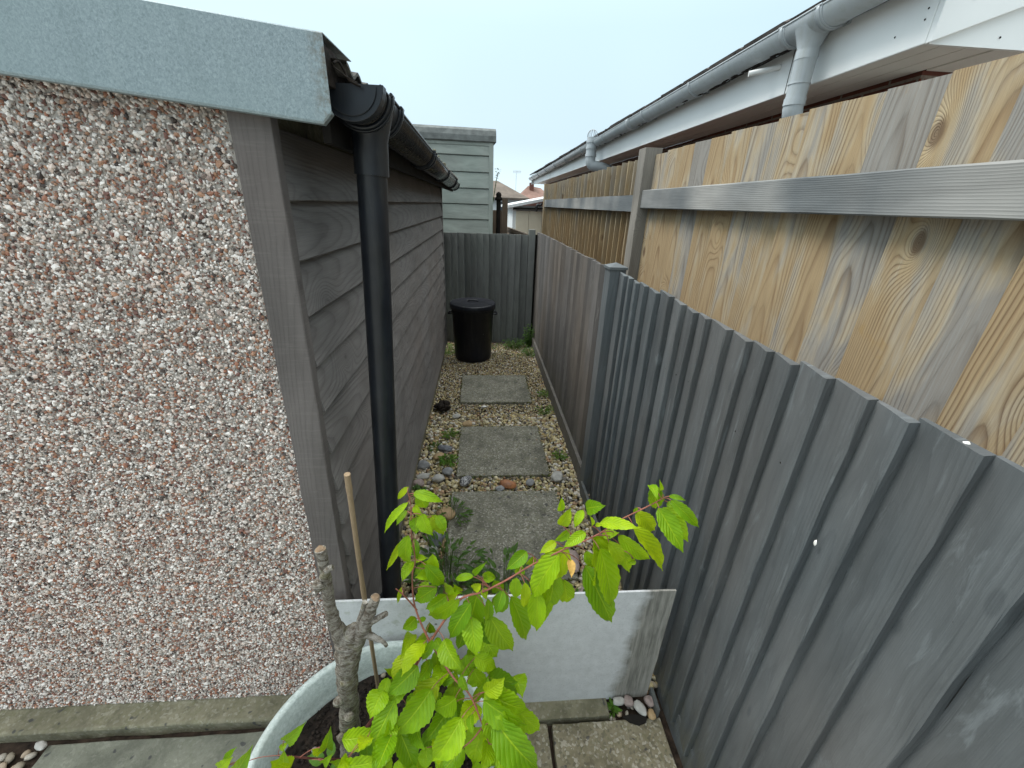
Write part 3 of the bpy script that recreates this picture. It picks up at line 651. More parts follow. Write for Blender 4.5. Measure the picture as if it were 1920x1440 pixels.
for i in range(len(ed) - 1):
    for z_ in (.39, 1.14): m.blob((.679 - .0165 - .0035, ed[i + 1] + .035 + random.uniform(-.008, .008), z_ + random.uniform(-.012, .012)), (.0022, .0024, .0024), 1, .1)
obj('nails', m, 'dark_gap', BF)['kind'] = 'stuff'
m = MB(); feather(m, 2.07, 5.04, .680, .10, 1.362, .10, False); obj('far_panel', m, 'black_far_paint', BF)
m = MB(); m.beam((.622, 1.985, 0), (1, 0, 0), (0, 1, 0), (0, 0, 1), [(0, .002), (.002, 0), (.08, 0), (.08, .085), (0, .085)], 1.375, 16, .0008); pst = obj('post', m, 'black_fence_paint', BF)
m = MB(); c0 = V3((.662, 2.028, 1.375)); vs = [c0 + V3((sx * .046, sy * .049, zz_)) for zz_ in (0, .012) for sx, sy in ((-1, -1), (1, -1), (1, 1), (-1, 1))] + [c0 + V3((0, 0, .030))]
m.add(vs, [(0, 1, 5, 4), (1, 2, 6, 5), (2, 3, 7, 6), (3, 0, 4, 7), (4, 5, 8), (5, 6, 8), (6, 7, 8), (7, 4, 8), (3, 2, 1, 0)]); obj('post_cap', m, 'black_fence_paint', pst)
m = MB(); m.beam((.655, 5.03, -.02), (0, -1, 0), (-1, 0, 0), (0, 0, 1), [(0, 0), (2.95, 0), (2.95, .022), (0, .022)], .145); obj('gravel_board', m, 'black_far_paint', BF)
m = MB(); m.beam((.678, 1.96, -.03), (0, -1, 0), (-1, 0, 0), (0, 0, 1), [(0, 0), (2.4, 0), (2.4, .012), (0, .012)], .12); obj('gravel_board', m, 'black_fence_paint', BF)
m = MB(); m.beam((.685, -.5, .35), (1, 0, 0), (0, 0, 1), (0, 1, 0), [(0, 0), (.035, 0), (.035, .07), (0, .07)], 5.5); m.beam((.685, -.5, 1.1), (1, 0, 0), (0, 0, 1), (0, 1, 0), [(0, 0), (.035, 0), (.035, .07), (0, .07)], 5.5); obj('rail', m, 'black_far_paint', BF)
m = MB(); m.blob((.664, .432, 1.367), (.006, .006, .006), 2, .3, 2); m.blob((.668, .425, 1.364), (.005, .006, .004), 2, .3, 2, 0, 4); obj('white_fleck', m, 'plastic_bright', BF)
m = MB(); m.blob((.6505, .5555, 1.065), (.0012, .0035, .007), 2, .5, 2); obj('white_fleck', m, 'plastic_bright', BF)

BK = thing('back_fence', 'low dark grey fence closing the far end of the alley behind the bin', 'fence', (.1, 5.05, 0))
m = MB(); x = -.60
while x < .545:
    w = .078 * random.uniform(.88, 1.12)
    m.beam((x, 5.07, .0), (1, 0, 0), (0, -1, 0), (random.uniform(-.002, .002), 0, 1), [(0, -.002), (w + .006, .006), (w + .006, .030), (w + .003, .033), (0, .004)], 1.328 + random.uniform(-.003, .003), 12, .001); x += w
obj('panel', m, 'back_fence_paint', BK)
m = MB(); m.beam((.552, 5.015, 0), (1, 0, 0), (0, 1, 0), (0, 0, 1), [(0, 0), (.075, 0), (.075, .08), (0, .08)], 1.385, 10, .001); obj('post', m, 'back_fence_paint', BK)
m = MB(); m.box(.63, .70, 5.06, 5.10, 0, 1.33); obj('gap_shade_strip', m, 'dark_gap', BK)  # near-black box painted as the shade in the gap beside the post

# loose timbers
m = MB(); m.beam((.632, 2.01, .0), (0, -1, 0), (-1, 0, .25), (-.05, -.04, 1), [(0, 0), (.55, 0), (.55, .018), (0, .018)], .10, 3, .001); tag(obj('timber_offcut', m, 'black_fence_paint', loc=(.63, 1.8, 0)), 'dark painted board offcut leaning at the fence foot beside the stepping slab', 'board')
m = MB(); m.beam((.634, .875, -.02), (0, -1, 0), (-1, 0, .3), (0, 0, 1), [(0, 0), (.075, .004), (.075, .016), (0, .012)], .055, 4, .001); tag(obj('timber_offcut', m, 'black_fence_paint', loc=(.634, .84, -.02)), 'small dark wood scrap at the bottom right corner of the white board', 'board')
m = MB(); m.beam((.50, .808, .001), (1, 0, 0), (0, -1, 0), (0, 0, 1), [(0, .006), (.028, 0), (.070, .004), (.086, .014), (.078, .026), (.05, .034), (.02, .024)], .005, 1); tag(obj('slate_chip', m, 'dark_gap', loc=(.55, .78, 0)), 'flat dark slate chip lying on the corner of the brownish patio slab', 'stone')

# ------------------------------------------------------------------ tall unpainted neighbour fence
BR = thing('tall_fence', 'tall unpainted timber fence with grey rail, standing behind the dark fence', 'fence', (.85, 2.2, 0))
m = MB(); y = 2.20
while y > -.9:
    w = random.choice([.108, .128, .118, .14]); a = w - .003
    m.beam((.866 + random.uniform(-.003, .003), y - w, .2), (0, 1, 0), (-1, 0, 0), (0, random.uniform(-.004, .004), 1), [(0, 0), (a, .006), (a, .020), (a - .002, .022), (0, .009)], 1.895 + random.uniform(-.003, .003) - .2, 20, .0008); y -= w
obj('near_panel', m, 'brown_fence_wood', BR)
m = MB(); m.box(.8705, .88, -.9, 2.19, .2, 1.885); obj('groove_darkener', m, 'old_post_wood', BR)  # sheet added behind the boards so the grooves between them go dark
m = MB(); y = 5.68
while y > 2.30:
    w = .108 * random.uniform(.93, 1.07)
    m.beam((.868, y, .2), (0, -1, 0), (-1, 0, 0), (0, random.uniform(-.003, .003), 1), [(0, -.004), (w + .004, .004), (w + .004, .034), (w + .001, .037), (0, .003)], 1.893 + random.uniform(-.004, .004) - .2, 12, .0012); y -= w
obj('far_panel', m, 'tan_fence_wood', BR)
m = MB(); m.beam((.845, 2.2, 1.652), (0, 0, 1), (-1, 0, 0), (0, -1, 0), [(0, 0), (0, .040), (.003, .043), (.080, .043), (.083, .040), (.083, 0)], 3.1, 40, .0008); obj('rail', m, 'grey_rail_wood', BR)
m = MB(); m.beam((.842, 5.66, 1.634), (0, 0, 1), (-1, 0, 0), (0, -1, 0), [(0, 0), (0, .040), (.082, .040), (.082, 0)], 3.36, 20, .0008); obj('rail', m, 'grey_rail_wood', BR)
m = MB(); m.beam((.789, 2.20, 0), (1, 0, 0), (0, 1, 0), (0, 0, 1), [(0, .002), (.002, 0), (.084, 0), (.084, .09), (0, .09)], 1.922, 20, .001); obj('post', m, 'grey_post_wood', BR)
m = MB(); m.beam((.795, 5.66, 0), (1, 0, 0), (0, 1, 0), (0, 0, 1), [(0, 0), (.08, 0), (.08, .08), (0, .08)], 1.90, 10, .001); obj('post', m, 'brown_fence_wood', BR)

# ------------------------------------------------------------------ neighbour's bungalow
H = thing('bungalow', 'white trimmed brick bungalow whose eaves overhang the tall fence', 'house', (3, 6, 0))
m = MB(); m.box(1.52, 6.2, 1.62, 10.65, -.03, 2.118); obj('wall', m, 'red_brick', H)
m = MB(); x = 1.27
for k in range(3):
    w = .083; m.box(x, x + w - .004, 1.385, 10.88, 2.117, 2.125); x += w
m.box(1.255, 1.53, 1.385, 10.88, 2.1252, 2.133); m.box(1.53, 6.2, 1.385, 1.618, 2.117, 2.127)
obj('soffit', m, 'soffit_plastic', H)
m = MB(); m.box(1.250, 1.262, 1.360, 10.9, 2.103, 2.262); fa = obj('fascia', m, 'white_trim_plastic', H); bevel(fa, .003)
for y in (1.943, 5.1, 8.3): m = MB(); m.box(1.2485, 1.2495, y - .0012, y + .0012, 2.104, 2.26); obj('joint_strip', m, 'dark_gap', fa)
for (y, z) in ((1.47, 2.15), (1.385, 2.19), (1.385, 2.165)): m = MB(); m.blob((1.2495, y, z), (.0016, .003, .003), 1, 0); obj('nail_head', m, 'dark_gap', fa)
m = MB(); A_, X_ = V3((0, 1, 0)), V3((1, 0, .38)).normalized()
m.add([(x, y, 2.098 + .38 * (x - 1.25) + h) for y in (1.3405, 1.3585) for x, h in ((1.2505, .004), (4.6, 0), (4.6, .19), (1.2505, .16))], [(0, 1, 2, 3), (7, 6, 5, 4), (0, 4, 5, 1), (1, 5, 6, 2), (2, 6, 7, 3), (3, 7, 4, 0)]); b_ = obj('bargeboard', m, 'white_trim_plastic', H); bevel(b_, .002)
m = MB(); vs = [(1.2635, 1.359, 2.103), (2.6, 1.359, 2.103), (2.6, 1.359, 2.62), (1.2635, 1.359, 2.112)]; vs += [(a, 1.371, c) for a, b, c in vs]
m.add(vs, [(0, 1, 2, 3), (7, 6, 5, 4), (0, 4, 5, 1), (1, 5, 6, 2), (2, 6, 7, 3), (3, 7, 4, 0)]); obj('box_end', m, 'white_trim_plastic', H)
for q_ in ((1.33, 1.339, 2.20), (1.47, 1.357, 2.128)): m = MB(); m.blob(q_, (.003, .0016, .003), 1, 0); obj('nail_head', m, 'dark_gap', b_)
# roof: one sheet of the slope plus the row of tile ends over the gutter
m = MB(); sl = .42
m.add([(1.22, 1.33, 2.318), (1.22, 10.95, 2.318), (4.2, 10.95, 2.318 + sl * 2.98), (4.2, 1.33, 2.318 + sl * 2.98), (7.2, 1.33, 2.3), (7.2, 10.95, 2.3)], [(0, 1, 2, 3), (3, 2, 5, 4)])
y = 1.33; k = 0
while y < 10.95:
    w = .30; dz = random.uniform(-.003, .003)
    for row in range(9):
        xo = 1.185 + row * .32; zo = 2.318 + (xo - 1.2) * sl + .006
        m.beam((xo + random.uniform(-.004, .004), y + .002 + (.15 if row % 2 else 0), zo + dz), (0, 1, 0), (-sl, 0, 1), (1, 0, sl), [(0, 0), (.295, 0), (.295, .012), (.28, .019), (.02, .019), (0, .012)], .36)
    y += w
rf = obj('roof', m, 'roof_tile', H)
m = MB()
for k in range(60):
    y = random.uniform(1.6, 10.6); m.blob((1.186 + random.uniform(-.004, .01), y, 2.325 + random.uniform(-.004, .008)), (.012, random.uniform(.01, .035), .009), 1, .5, 2, 0, k)
obj('moss', m, 'compost', rf)['kind'] = 'stuff'
m = MB(); m.beam((1.2, 10.93, 2.10), (0, 1, 0), (0, 0, 1), X_, [(0, 0), (.012, 0), (.012, .2), (0, .2)], 3.6); obj('bargeboard', m, 'white_trim_plastic', H)
# gutter
NA, NB = V3((1.190, 1.30, 2.296)), V3((1.190, 10.99, 2.245))
def npt(y): return NA.lerp(NB, (y - NA.y) / (NB.y - NA.y))
m = MB(); half_round(m, NA, NB, .056, .003, 18); ng = obj('gutter', m, 'pale_gutter_plastic', H)
m = MB(); m.tube([NA + V3((0, -.01, -.02)), NA + V3((0, .1, -.02))], .002, 4)
for y, L_ in ((1.40, .03), (1.675, .03), (1.86, .03), (2.62, .022), (3.35, .022), (3.62, .10), (4.4, .022), (5.3, .022), (6.3, .022), (7.2, .10), (8.2, .022), (9.3, .022), (10.3, .022)):
    m = MB(); half_round(m, npt(y), npt(y + L_), .0605, .003, 16); half_round(m, npt(y + L_ * .25), npt(y + L_ * .75), .0635, .003, 16, lips=False); m.box(1.240, 1.2498, y, y + L_, npt(y).z - .045, npt(y).z)
    obj('bracket', m, 'pale_gutter_plastic', ng)
m = MB(); half_round(m, npt(1.68), npt(1.88), .0585, .003, 18); obj('running_outlet', m, 'pale_gutter_plastic', ng)
m = MB()
for k in range(110):
    y = random.choice([random.uniform(1.9, 2.6), random.uniform(2, 9)]); aa_ = random.uniform(-.1, .75); m.blob((1.19 + .0565 * math.sin(aa_), y, npt(y).z - .0565 * math.cos(aa_)), (.008, random.uniform(.012, .05), .0035), 1, .5, 2, 0, k)
obj('algae_stain', m, 'compost', ng)['kind'] = 'stuff'
# near downpipe: drops from the outlet, then bends back to the wall behind the fence
P_ = [(1.19, 1.775, 2.262), (1.19, 1.775, 2.235), (1.19, 1.775, 2.205), (1.19, 1.775, 2.05), (1.19, 1.775, 2.02), (1.197, 1.777, 1.995), (1.215, 1.780, 1.975), (1.26, 1.785, 1.955), (1.40, 1.80, 1.90), (1.44, 1.80, 1.87), (1.46, 1.80, 1.80), (1.46, 1.80, .05)]
m = MB(); m.tube(P_, [.058, .047, .0365] + [.0345] * 9, 28); nd = obj('downpipe', m, 'pale_gutter_plastic', H)
for za, zb, rr in ((2.170, 2.198, .0374), (2.095, 2.099, .0374), (2.028, 2.052, .0374)):
    m = MB(); m.tube([(1.19, 1.775, za), (1.19, 1.775, zb)], rr, 28); obj('collar', m, 'pale_gutter_plastic', nd)
P_ = [(1.135, 4.78, 2.305), (1.135, 4.78, 2.11), (1.14, 4.78, 2.08), (1.155, 4.775, 2.055), (1.18, 4.77, 2.045), (1.25, 4.76, 2.035), (1.44, 4.74, 1.98), (1.46, 4.74, 1.9), (1.46, 4.74, .05)]
m = MB(); m.tube(P_, .052, 26); nd2 = obj('vent_pipe', m, 'pale_gutter_plastic', H)
for za, zb in ((2.255, 2.275), (2.20, 2.222), (2.13, 2.155)):
    m = MB(); m.tube([(1.135, 4.78, za), (1.135, 4.78, zb)], .0575, 26); obj('collar', m, 'pale_gutter_plastic', nd2)
m = MB()
for k in range(8):
    a = k * math.pi / 4; c_ = V3((1.135, 4.78, 2.30)); m.tube(catmull([c_ + V3((math.cos(a) * r_, math.sin(a) * r_, h_)) for r_, h_ in ((.050, 0), (.052, .03), (.035, .062), (.004, .075))], 3), .0035, 5)
obj('cage', m, 'pale_gutter_plastic', nd2)
m = MB(); m.tube([(1.252, 2.02, 2.213), (1.14, 2.055, 2.193)], .0105, 16, cap=False); m.tube([(1.252, 2.02, 2.213), (1.14, 2.055, 2.193)], .0085, 16); obj('overflow_pipe', m, 'white_trim_plastic', H)

# ------------------------------------------------------------------ pale green shed beyond the back fence
SH = thing('painted_shed', 'tall pale sage painted timber shed beyond the back fence', 'shed', (-.6, 6.3, 0))
m = MB(); yaw = R(4); A_ = V3((math.cos(yaw), math.sin(yaw), 0)); N_ = V3((math.sin(yaw), -math.cos(yaw), 0)); o_ = V3((-1.75, 5.60, 0)); z = .0
while z < 2.27:
    hh = min(.182, 2.33 - z)
    m.beam(o_ + V3((0, 0, z)), (0, 0, 1), N_, A_, [(0, 0), (0, .022), (.004, .026), (hh - .012, .014), (hh, .002), (hh, 0)], 1.88, 14, .001); z += .182
obj('front_boards', m, 'sage_shed_paint', SH)
m = MB(); m.beam(o_ + A_ * 1.84 + N_ * .001, A_, N_, (0, 0, 1), [(0, 0), (0, .026), (.055, .026), (.055, 0)], 2.335, 8, .001); m.beam(o_ + V3((0, 0, 2.29)) + N_ * .002, (0, 0, 1), N_, A_, [(0, 0), (0, .022), (.045, .022), (.045, 0)], 1.838, 8, .001); obj('corner_trim', m, 'sage_shed_paint', SH)
m = MB(); q = o_ - N_ * .02; c1, c2 = q, q + A_ * 1.88; back = -N_ * 1.6
vs = [c1, c2, c2 + back, c1 + back]; vs += [v + V3((0, 0, 2.33)) for v in vs]; m.add(vs, [(0, 1, 5, 4), (1, 2, 6, 5), (2, 3, 7, 6), (3, 0, 4, 7), (4, 5, 6, 7)]); obj('walls', m, 'sage_shed_paint', SH)
m = MB(); prof = [(.035, -.010), (.045, .0), (.040, .06), (.018, .115), (-.03, .145), (-.9, .18), (-1.65, .10), (-1.66, .02), (-1.6, .0), (0.02, -.005)]
m.beam(o_ + V3((0, 0, 2.335)) - A_ * .04, N_, (0, 0, 1), A_, prof, 1.965, 24, .003); obj('felt_roof', m, 'felt', SH)

# ------------------------------------------------------------------ things seen through the gap beyond the gardens
def seg_wall(m, x0, x1, y, z0, z1, d=.3): m.box(x0, x1, y, y + d, z0, z1)
CG = thing('flat_roofed_garage', 'cream flat roofed garage with pale door panels beyond the fences', 'garage', (1.6, 12, gz(12)))
m = MB(); m.box(.84, 3.6, 12.0, 16, gz(12), 1.62); obj('wall', m, 'house_white', CG)
for k in range(3): m = MB(); m.box(.93 + k * .36, 1.285 + k * .36, 11.955, 11.995, gz(12), 1.50); bevel(obj('door_panel', m, 'cream_door', CG), .01)
m = MB(); m.beam((.70, 11.80, 1.555), (0, 1, 0), (0, 0, 1), (1, 0, .205), [(0, 0), (4.4, 0), (4.4, .07), (0, .07)], 3.0); obj('roof', m, 'house_white', CG)
m = MB(); m.beam((.84, 11.85, 1.52), (0, 1, 0), (0, 0, 1), (1, 0, .03), [(0, 0), (.1, 0), (.1, .05), (0, .05)], 2.7); obj('lintel', m, 'dark_gap', CG)
m = MB(); m.tube(catmull([(1.60, 11.76, 1.70), (1.55, 11.76, 1.64), (1.49, 11.76, 1.66), (1.46, 11.76, 1.60), (1.46, 11.8, 1.50)], 4), .032, 8); obj('waste_pipe', m, 'black_plastic', CG)
WHs = thing('terraced_house', 'distant white walled house with brown hipped roof', 'house', (0, 52, gz(50)))
z0 = gz(50)
m = MB(); m.box(-9, 4.6, 50, 58, z0, 2.35); obj('wall', m, 'house_white', WHs)
m = MB(); e1, e2 = -9.5, 5.3; vs = [(e1, 49.4, 2.3), (e2, 49.4, 2.3), (e2, 58.6, 2.3), (e1, 58.6, 2.3), (-6, 54, 4.15), (1.9, 54, 4.15)]; m.add(vs, [(0, 1, 5, 4), (1, 2, 5), (2, 3, 4, 5), (3, 0, 4), (3, 2, 1, 0)]); m.box(e1, e2, 49.38, 49.46, 2.15, 2.31); obj('roof', m, 'brown_roof', WHs)
for k, x in enumerate((-1.4, .3, 1.75, 2.75, 3.7)):
    w = .45 if k % 2 else .7; m = MB(); m.box(x, x + w, 49.93, 49.99, .9, 1.85); w_ = obj('window', m, 'window_dark', WHs)
    m = MB(); m.box(x - .06, x, 49.90, 49.97, .84, 1.91); m.box(x + w, x + w + .06, 49.90, 49.97, .84, 1.91); m.box(x, x + w, 49.90, 49.97, 1.85, 1.91); m.box(x, x + w, 49.90, 49.97, .84, .9); obj('frame', m, 'house_white', w_)
for nm, x0, lab, d_ in (('terraced_house', 5.2, 'distant house with red tiled gabled roof right of the white house', 0), ('terraced_house', 9.4, 'farthest red roofed house, just left of the tall fence end', 6)):
    T = thing(nm, lab, 'house', (x0 + 2, 62 + d_, gz(60))); m = MB(); m.box(x0, x0 + 4.5, 61 + d_, 69 + d_, gz(60), 2.35); obj('wall', m, 'red_brick', T)
    m = MB(); x1 = x0 + 4.8; vs = [(x0 - .3, 60.6 + d_, 2.3), (x1, 60.6 + d_, 2.3), (x1, 69 + d_, 2.3), (x0 - .3, 69 + d_, 2.3), (x0 + 1.4, 64 + d_, 4.15), (x0 + 3.2, 64 + d_, 3.9)]; m.add(vs, [(0, 1, 5, 4), (1, 2, 5), (2, 3, 4, 5), (3, 0, 4)]); obj('roof', m, 'red_roof', T)
    m = MB(); m.box(x0 + 1.5, x0 + 2.1, 63 + d_, 63.6 + d_, 3.4, 4.5); obj('chimney', m, 'red_brick', T)
AE = thing('tv_aerial', 'thin television aerial above the distant brown roof', 'aerial', (4.0, 53, 3.2))
m = MB(); m.tube([(4.0, 53, 2.9), (4.0, 53, 5.2)], .02, 6); m.tube([(3.6, 53, 5.1), (4.6, 53, 5.15)], .015, 6)
for k in range(6): m.tube([(3.7 + k * .15, 53, 4.95), (3.7 + k * .15, 53, 5.28)], .015, 5)
obj('mast', m, 'aerial_metal', AE)
m = MB(); m.beam((.325, 7.0, gz(7)), (1, 0, 0), (0, 1, 0), (0, 0, 1), [(0, 0), (.085, 0), (.085, .09), (0, .09)], 1.765, 8, .003); tag(obj('fence_post', m, 'old_post_wood', loc=(.36, 7, gz(7))), 'brown timber post between the sage shed and the cream garage', 'post')
m = MB(); m.beam((.17, 7.3, gz(7.3)), (1, 0, 0), (0, 1, 0), (0, 0, 1), [(0, 0), (.17, 0), (.17, .03), (0, .03)], 1.62, 8, .003); tag(obj('wooden_fence', m, 'old_post_wood', loc=(.25, 7.3, gz(7.3))), 'dark brown fence panel in the gap behind the brown timber post', 'fence')
FP = thing('garden_post', 'short dark post with rounded cap beside the sage shed', 'post', (.25, 6.65, 0))
m = MB(); m.tube([(.25, 6.65, -.03), (.25, 6.65, 1.70)], .032, 12); obj('shaft', m, 'dark_gap', FP)
m = MB(); m.lathe((.25, 6.65, 1.69), [(.03, 0), (.055, .01), (.06, .03), (.035, .06), (.045, .08), (.03, .11), (0, .125)], 14); obj('cap', m, 'dark_gap', FP)
LF = thing('low_fence', 'low dark weathered fence running back from the corner beyond the back fence', 'fence', (.45, 7, 0))
m = MB(); m.beam((.60, 5.75, 1.24), (1, 0, 0), (0, 0, 1), (-.26, 2.55, .0), [(0, 0), (.04, 0), (.04, .05), (0, .05)], 2.6); m.beam((.62, 5.75, .0), (1, 0, 0), (0, 0, 1), (-.26, 2.55, 0), [(0, 0), (.02, 0), (.02, 1.24), (0, 1.24)], 2.6); obj('panel', m, 'old_post_wood', LF)

# ------------------------------------------------------------------ dustbin
BN = thing('dustbin', 'black plastic dustbin with lid standing against the back fence', 'bin', (-.10, 4.50, 0))
c = V3((-.10, 4.50, .0))
m = MB(); m.lathe(c, [(0, .004), (.200, .0), (.206, .008), (.209, .05), (.230, .555), (.238, .56), (.240, .60), (.236, .605), (.222, .605)], 56, rib=.006, nrib=28); obj('body', m, 'bin_plastic', BN)
m = MB(); m.lathe(c, [(.232, .585), (.252, .586), (.256, .592), (.256, .634), (.250, .642), (.236, .643), (.228, .638), (.15, .645), (.06, .650), (0, .650)], 56); lid = obj('lid', m, 'bin_plastic', BN)
m = MB(); m.tube(catmull([c + V3((-.06, 0, .648)), c + V3((-.045, 0, .662)), c + V3((0, 0, .666)), c + V3((.045, 0, .662)), c + V3((.06, 0, .648))], 4), .009, 8); obj('handle', m, 'bin_plastic', lid)
for sx in (-1, 1):
    m = MB(); m.tube(catmull([c + V3((sx * .225, -.05, .53)), c + V3((sx * .262, -.045, .525)), c + V3((sx * .268, 0, .522)), c + V3((sx * .262, .045, .525)), c + V3((sx * .225, .05, .53))], 4), .010, 8); obj('side_handle', m, 'bin_plastic', BN)
m = MB(); m.blob(c + V3((.115, -.183, .335)), (.006, .004, .011), 1, .3); obj('white_mark', m, 'plastic_bright', BN)

# ------------------------------------------------------------------ white board across the alley mouth
m = MB(); nx, nz_ = 30, 10; x0, x1 = -.462, .622; vs = []
for s_ in (0, 1):
    for j in range(nz_ + 1):
        for i in range(nx + 1):
            x = x0 + (x1 - x0) * i / nx; z = -.004 + (.548 + (.006 if 0 else 0)) * j / nz_ + .012 * (x - .1) * -1 * (j / nz_)
            if j == 0: z += .03 * max(0, (x - .45)) + .001
            e_ = .0022 * mnoise.noise((x * 30, z * 30, 2))
            if i in (0, nx): x += e_ + (-.012 * (1 - j / nz_) if i == nx else 0)
            if j in (0, nz_): z += e_ * .5
            vs.append((x, .862 + .012 * (j / nz_) - .0 + s_ * .007 + .002 * math.sin(x * 3), z))
N1 = (nx + 1) * (nz_ + 1); fs = []
for j in range(nz_):
    for i in range(nx):
        a = j * (nx + 1) + i; fs.append((a, a + 1, a + nx + 2, a + nx + 1)); fs.append((N1 + a, N1 + a + nx + 1, N1 + a + nx + 2, N1 + a + 1))
for i in range(nx): a = nz_ * (nx + 1) + i; fs.append((a, a + 1, N1 + a + 1, N1 + a)); fs.append((i + 1, i, N1 + i, N1 + i + 1))
for j in range(nz_): a = j * (nx + 1); fs.append((a, a + nx + 1, N1 + a + nx + 1, N1 + a)); b = a + nx; fs.append((b + nx + 1, b, N1 + b, N1 + b + nx + 1))
m.add(vs, fs); tag(obj('white_board', m, 'white_board_paint', loc=(.08, .865, 0)), 'white painted sheet with a bare grey streaked end, standing upright behind the pot', 'board')

# ------------------------------------------------------------------ pot, cherry tree, cane
PT = thing('plant_pot', 'large round pale grey green pot filled with dark compost', 'plant pot', (-.262, .545, 0)); c = V3((-.262, .548, 0)); RO = .302
m = MB(); m.lathe(c, [(0, 0), (.22, 0), (.232, .01), (.268, .30), (.282, .36), (.298, .372), (RO, .38), (RO, .398), (RO - .006, .404), (RO - .016, .404), (RO - .022, .397), (.272, .33), (.262, .24), (0, .235)], 96); obj('shell', m, 'pale_pot_plastic', PT)
m = MB(); nr = 26; vs = [tuple(c + V3((0, 0, .31)))]; sd_ = 64
for i in range(1, nr + 1):
    for j in range(sd_):
        a = 2 * math.pi * j / sd_; r_ = .268 * i / nr; x, y = c.x + r_ * math.cos(a), c.y + r_ * math.sin(a)
        vs.append((x, y, .300 + .010 * mnoise.noise((x * 30, y * 30, 0)) + .006 * mnoise.noise((x * 90, y * 90, 4))))
m.add(vs, [(0, 1 + j, 1 + (j + 1) % sd_) for j in range(sd_)] + [(1 + (i - 1) * sd_ + j, 1 + i * sd_ + j, 1 + i * sd_ + (j + 1) % sd_, 1 + (i - 1) * sd_ + (j + 1) % sd_) for i in range(1, nr) for j in range(sd_)], None, True)
obj('compost', m, 'compost', PT)
N_ = 1500; aa = rng.uniform(0, 2 * np.pi, N_); rr = .262 * np.sqrt(rng.uniform(0, 1, N_)); lump = scatter('compost_lumps', 'compost', np.column_stack([c.x + rr * np.cos(aa), c.y + rr * np.sin(aa), .305 + rng.uniform(-.003, .006, N_)]), rng.uniform(.002, .008, N_), (.4, .9), 1, .5, PT); lump['kind'] = 'stuff'
m = MB()
for (x, y) in ((-.25, .70), (-.40, .74), (-.27, .62), (-.20, .76), (-.44, .62), (-.30, .80)): m.blob((x, y, .312), (.008, .007, .006), 2, .3, 2)
obj('grit_stones', m, 'pale_pebble', PT)['kind'] = 'stuff'

TR = thing('cherry_tree', 'small pruned cherry tree with cut grey stubs and bright green leafy shoots', 'tree', (-.339, .60, .30))
PATHS = {'trunk':[(-0.339, 0.6, 0.3), (-0.32, 0.6, 0.503), (-0.301, 0.59, 0.665), (-0.283, 0.58, 0.764), (-0.281, 0.58, 0.815)],
'stubL':[(-0.283, 0.58, 0.798), (-0.294, 0.575, 0.856), (-0.295, 0.57, 0.918), (-0.289, 0.565, 0.99), (-0.285, 0.56, 1.056), (-0.285, 0.56, 1.079)],
'knot':[(-0.277, 0.58, 0.806), (-0.255, 0.57, 0.853)],
'stubR':[(-0.272, 0.58, 0.78), (-0.243, 0.57, 0.844), (-0.225, 0.565, 0.889), (-0.209, 0.56, 0.933), (-0.202, 0.56, 0.952)],
'twig1':[(-0.23, 0.565, 0.871), (-0.206, 0.56, 0.892), (-0.185, 0.555, 0.913)],
'twig2':[(-0.236, 0.565, 0.842), (-0.216, 0.56, 0.837), (-0.199, 0.55, 0.84), (-0.191, 0.55, 0.825)],
'twig3':[(-0.251, 0.575, 0.845), (-0.24, 0.575, 0.885), (-0.229, 0.575, 0.922)],
'spurL':[(-0.29, 0.56, 1.01), (-0.275, 0.55, 1.04), (-0.265, 0.55, 1.046)],
'shoot0':[(-0.331, 0.62, 0.332), (-0.27, 0.64, 0.419), (-0.194, 0.62, 0.551), (-0.148, 0.62, 0.66), (-0.117, 0.62, 0.725)],
'shootA':[(-0.117, 0.62, 0.725), (-0.138, 0.64, 0.762), (-0.154, 0.66, 0.808), (-0.152, 0.66, 0.893), (-0.143, 0.66, 0.94), (-0.146, 0.66, 1.016), (-0.142, 0.66, 1.086), (-0.146, 0.66, 1.124)],
'shootA2':[(-0.148, 0.655, 0.788), (-0.17, 0.65, 0.839), (-0.188, 0.65, 0.865)],
'shootB':[(-0.117, 0.62, 0.725), (-0.074, 0.62, 0.812), (-0.041, 0.615, 0.872), (0.003, 0.605, 0.901), (0.051, 0.59, 0.951), (0.102, 0.58, 1.004), (0.159, 0.565, 1.058), (0.208, 0.55, 1.104), (0.242, 0.54, 1.147), (0.277, 0.525, 1.188), (0.299, 0.515, 1.216)],
'shootC':[(-0.117, 0.62, 0.725), (-0.086, 0.6, 0.678), (-0.058, 0.57, 0.667), (-0.028, 0.55, 0.651), (-0.01, 0.53, 0.627), (0.004, 0.51, 0.601), (0.018, 0.49, 0.573)],
'shootC2':[(0.004, 0.51, 0.601), (-0.016, 0.49, 0.598), (-0.035, 0.48, 0.591)],
'shootD':[(-0.148, 0.62, 0.66), (-0.168, 0.6, 0.605), (-0.19, 0.58, 0.592), (-0.214, 0.57, 0.582)],
'shootE':[(-0.339, 0.6, 0.3), (-0.376, 0.56, 0.398), (-0.413, 0.53, 0.48), (-0.449, 0.52, 0.516)],
'cane':[(-0.31, 0.77, 0.3), (-0.278, 0.7, 0.836), (-0.257, 0.66, 1.166)]}
def tb(name, key, r0, r1, mat, parent, k=6, noise=.12, nf=60, sides=14, flare=None):
    m = MB(); P_ = catmull(PATHS[key], k); rs = lerpr(flare or [r0, r1], len(P_)); m.tube(P_, rs, sides, True, True, noise, nf); return m
m = tb('', 'trunk', 0, 0, '', TR, 10, .24, 70, 26, [.030, .0245, .0222, .0215, .0225, .026, .025, .017])
m2 = tb('', 'stubL', 0, 0, '', TR, 8, .24, 80, 18, [.0195, .0135, .0105, .0095, .0092, .0090])
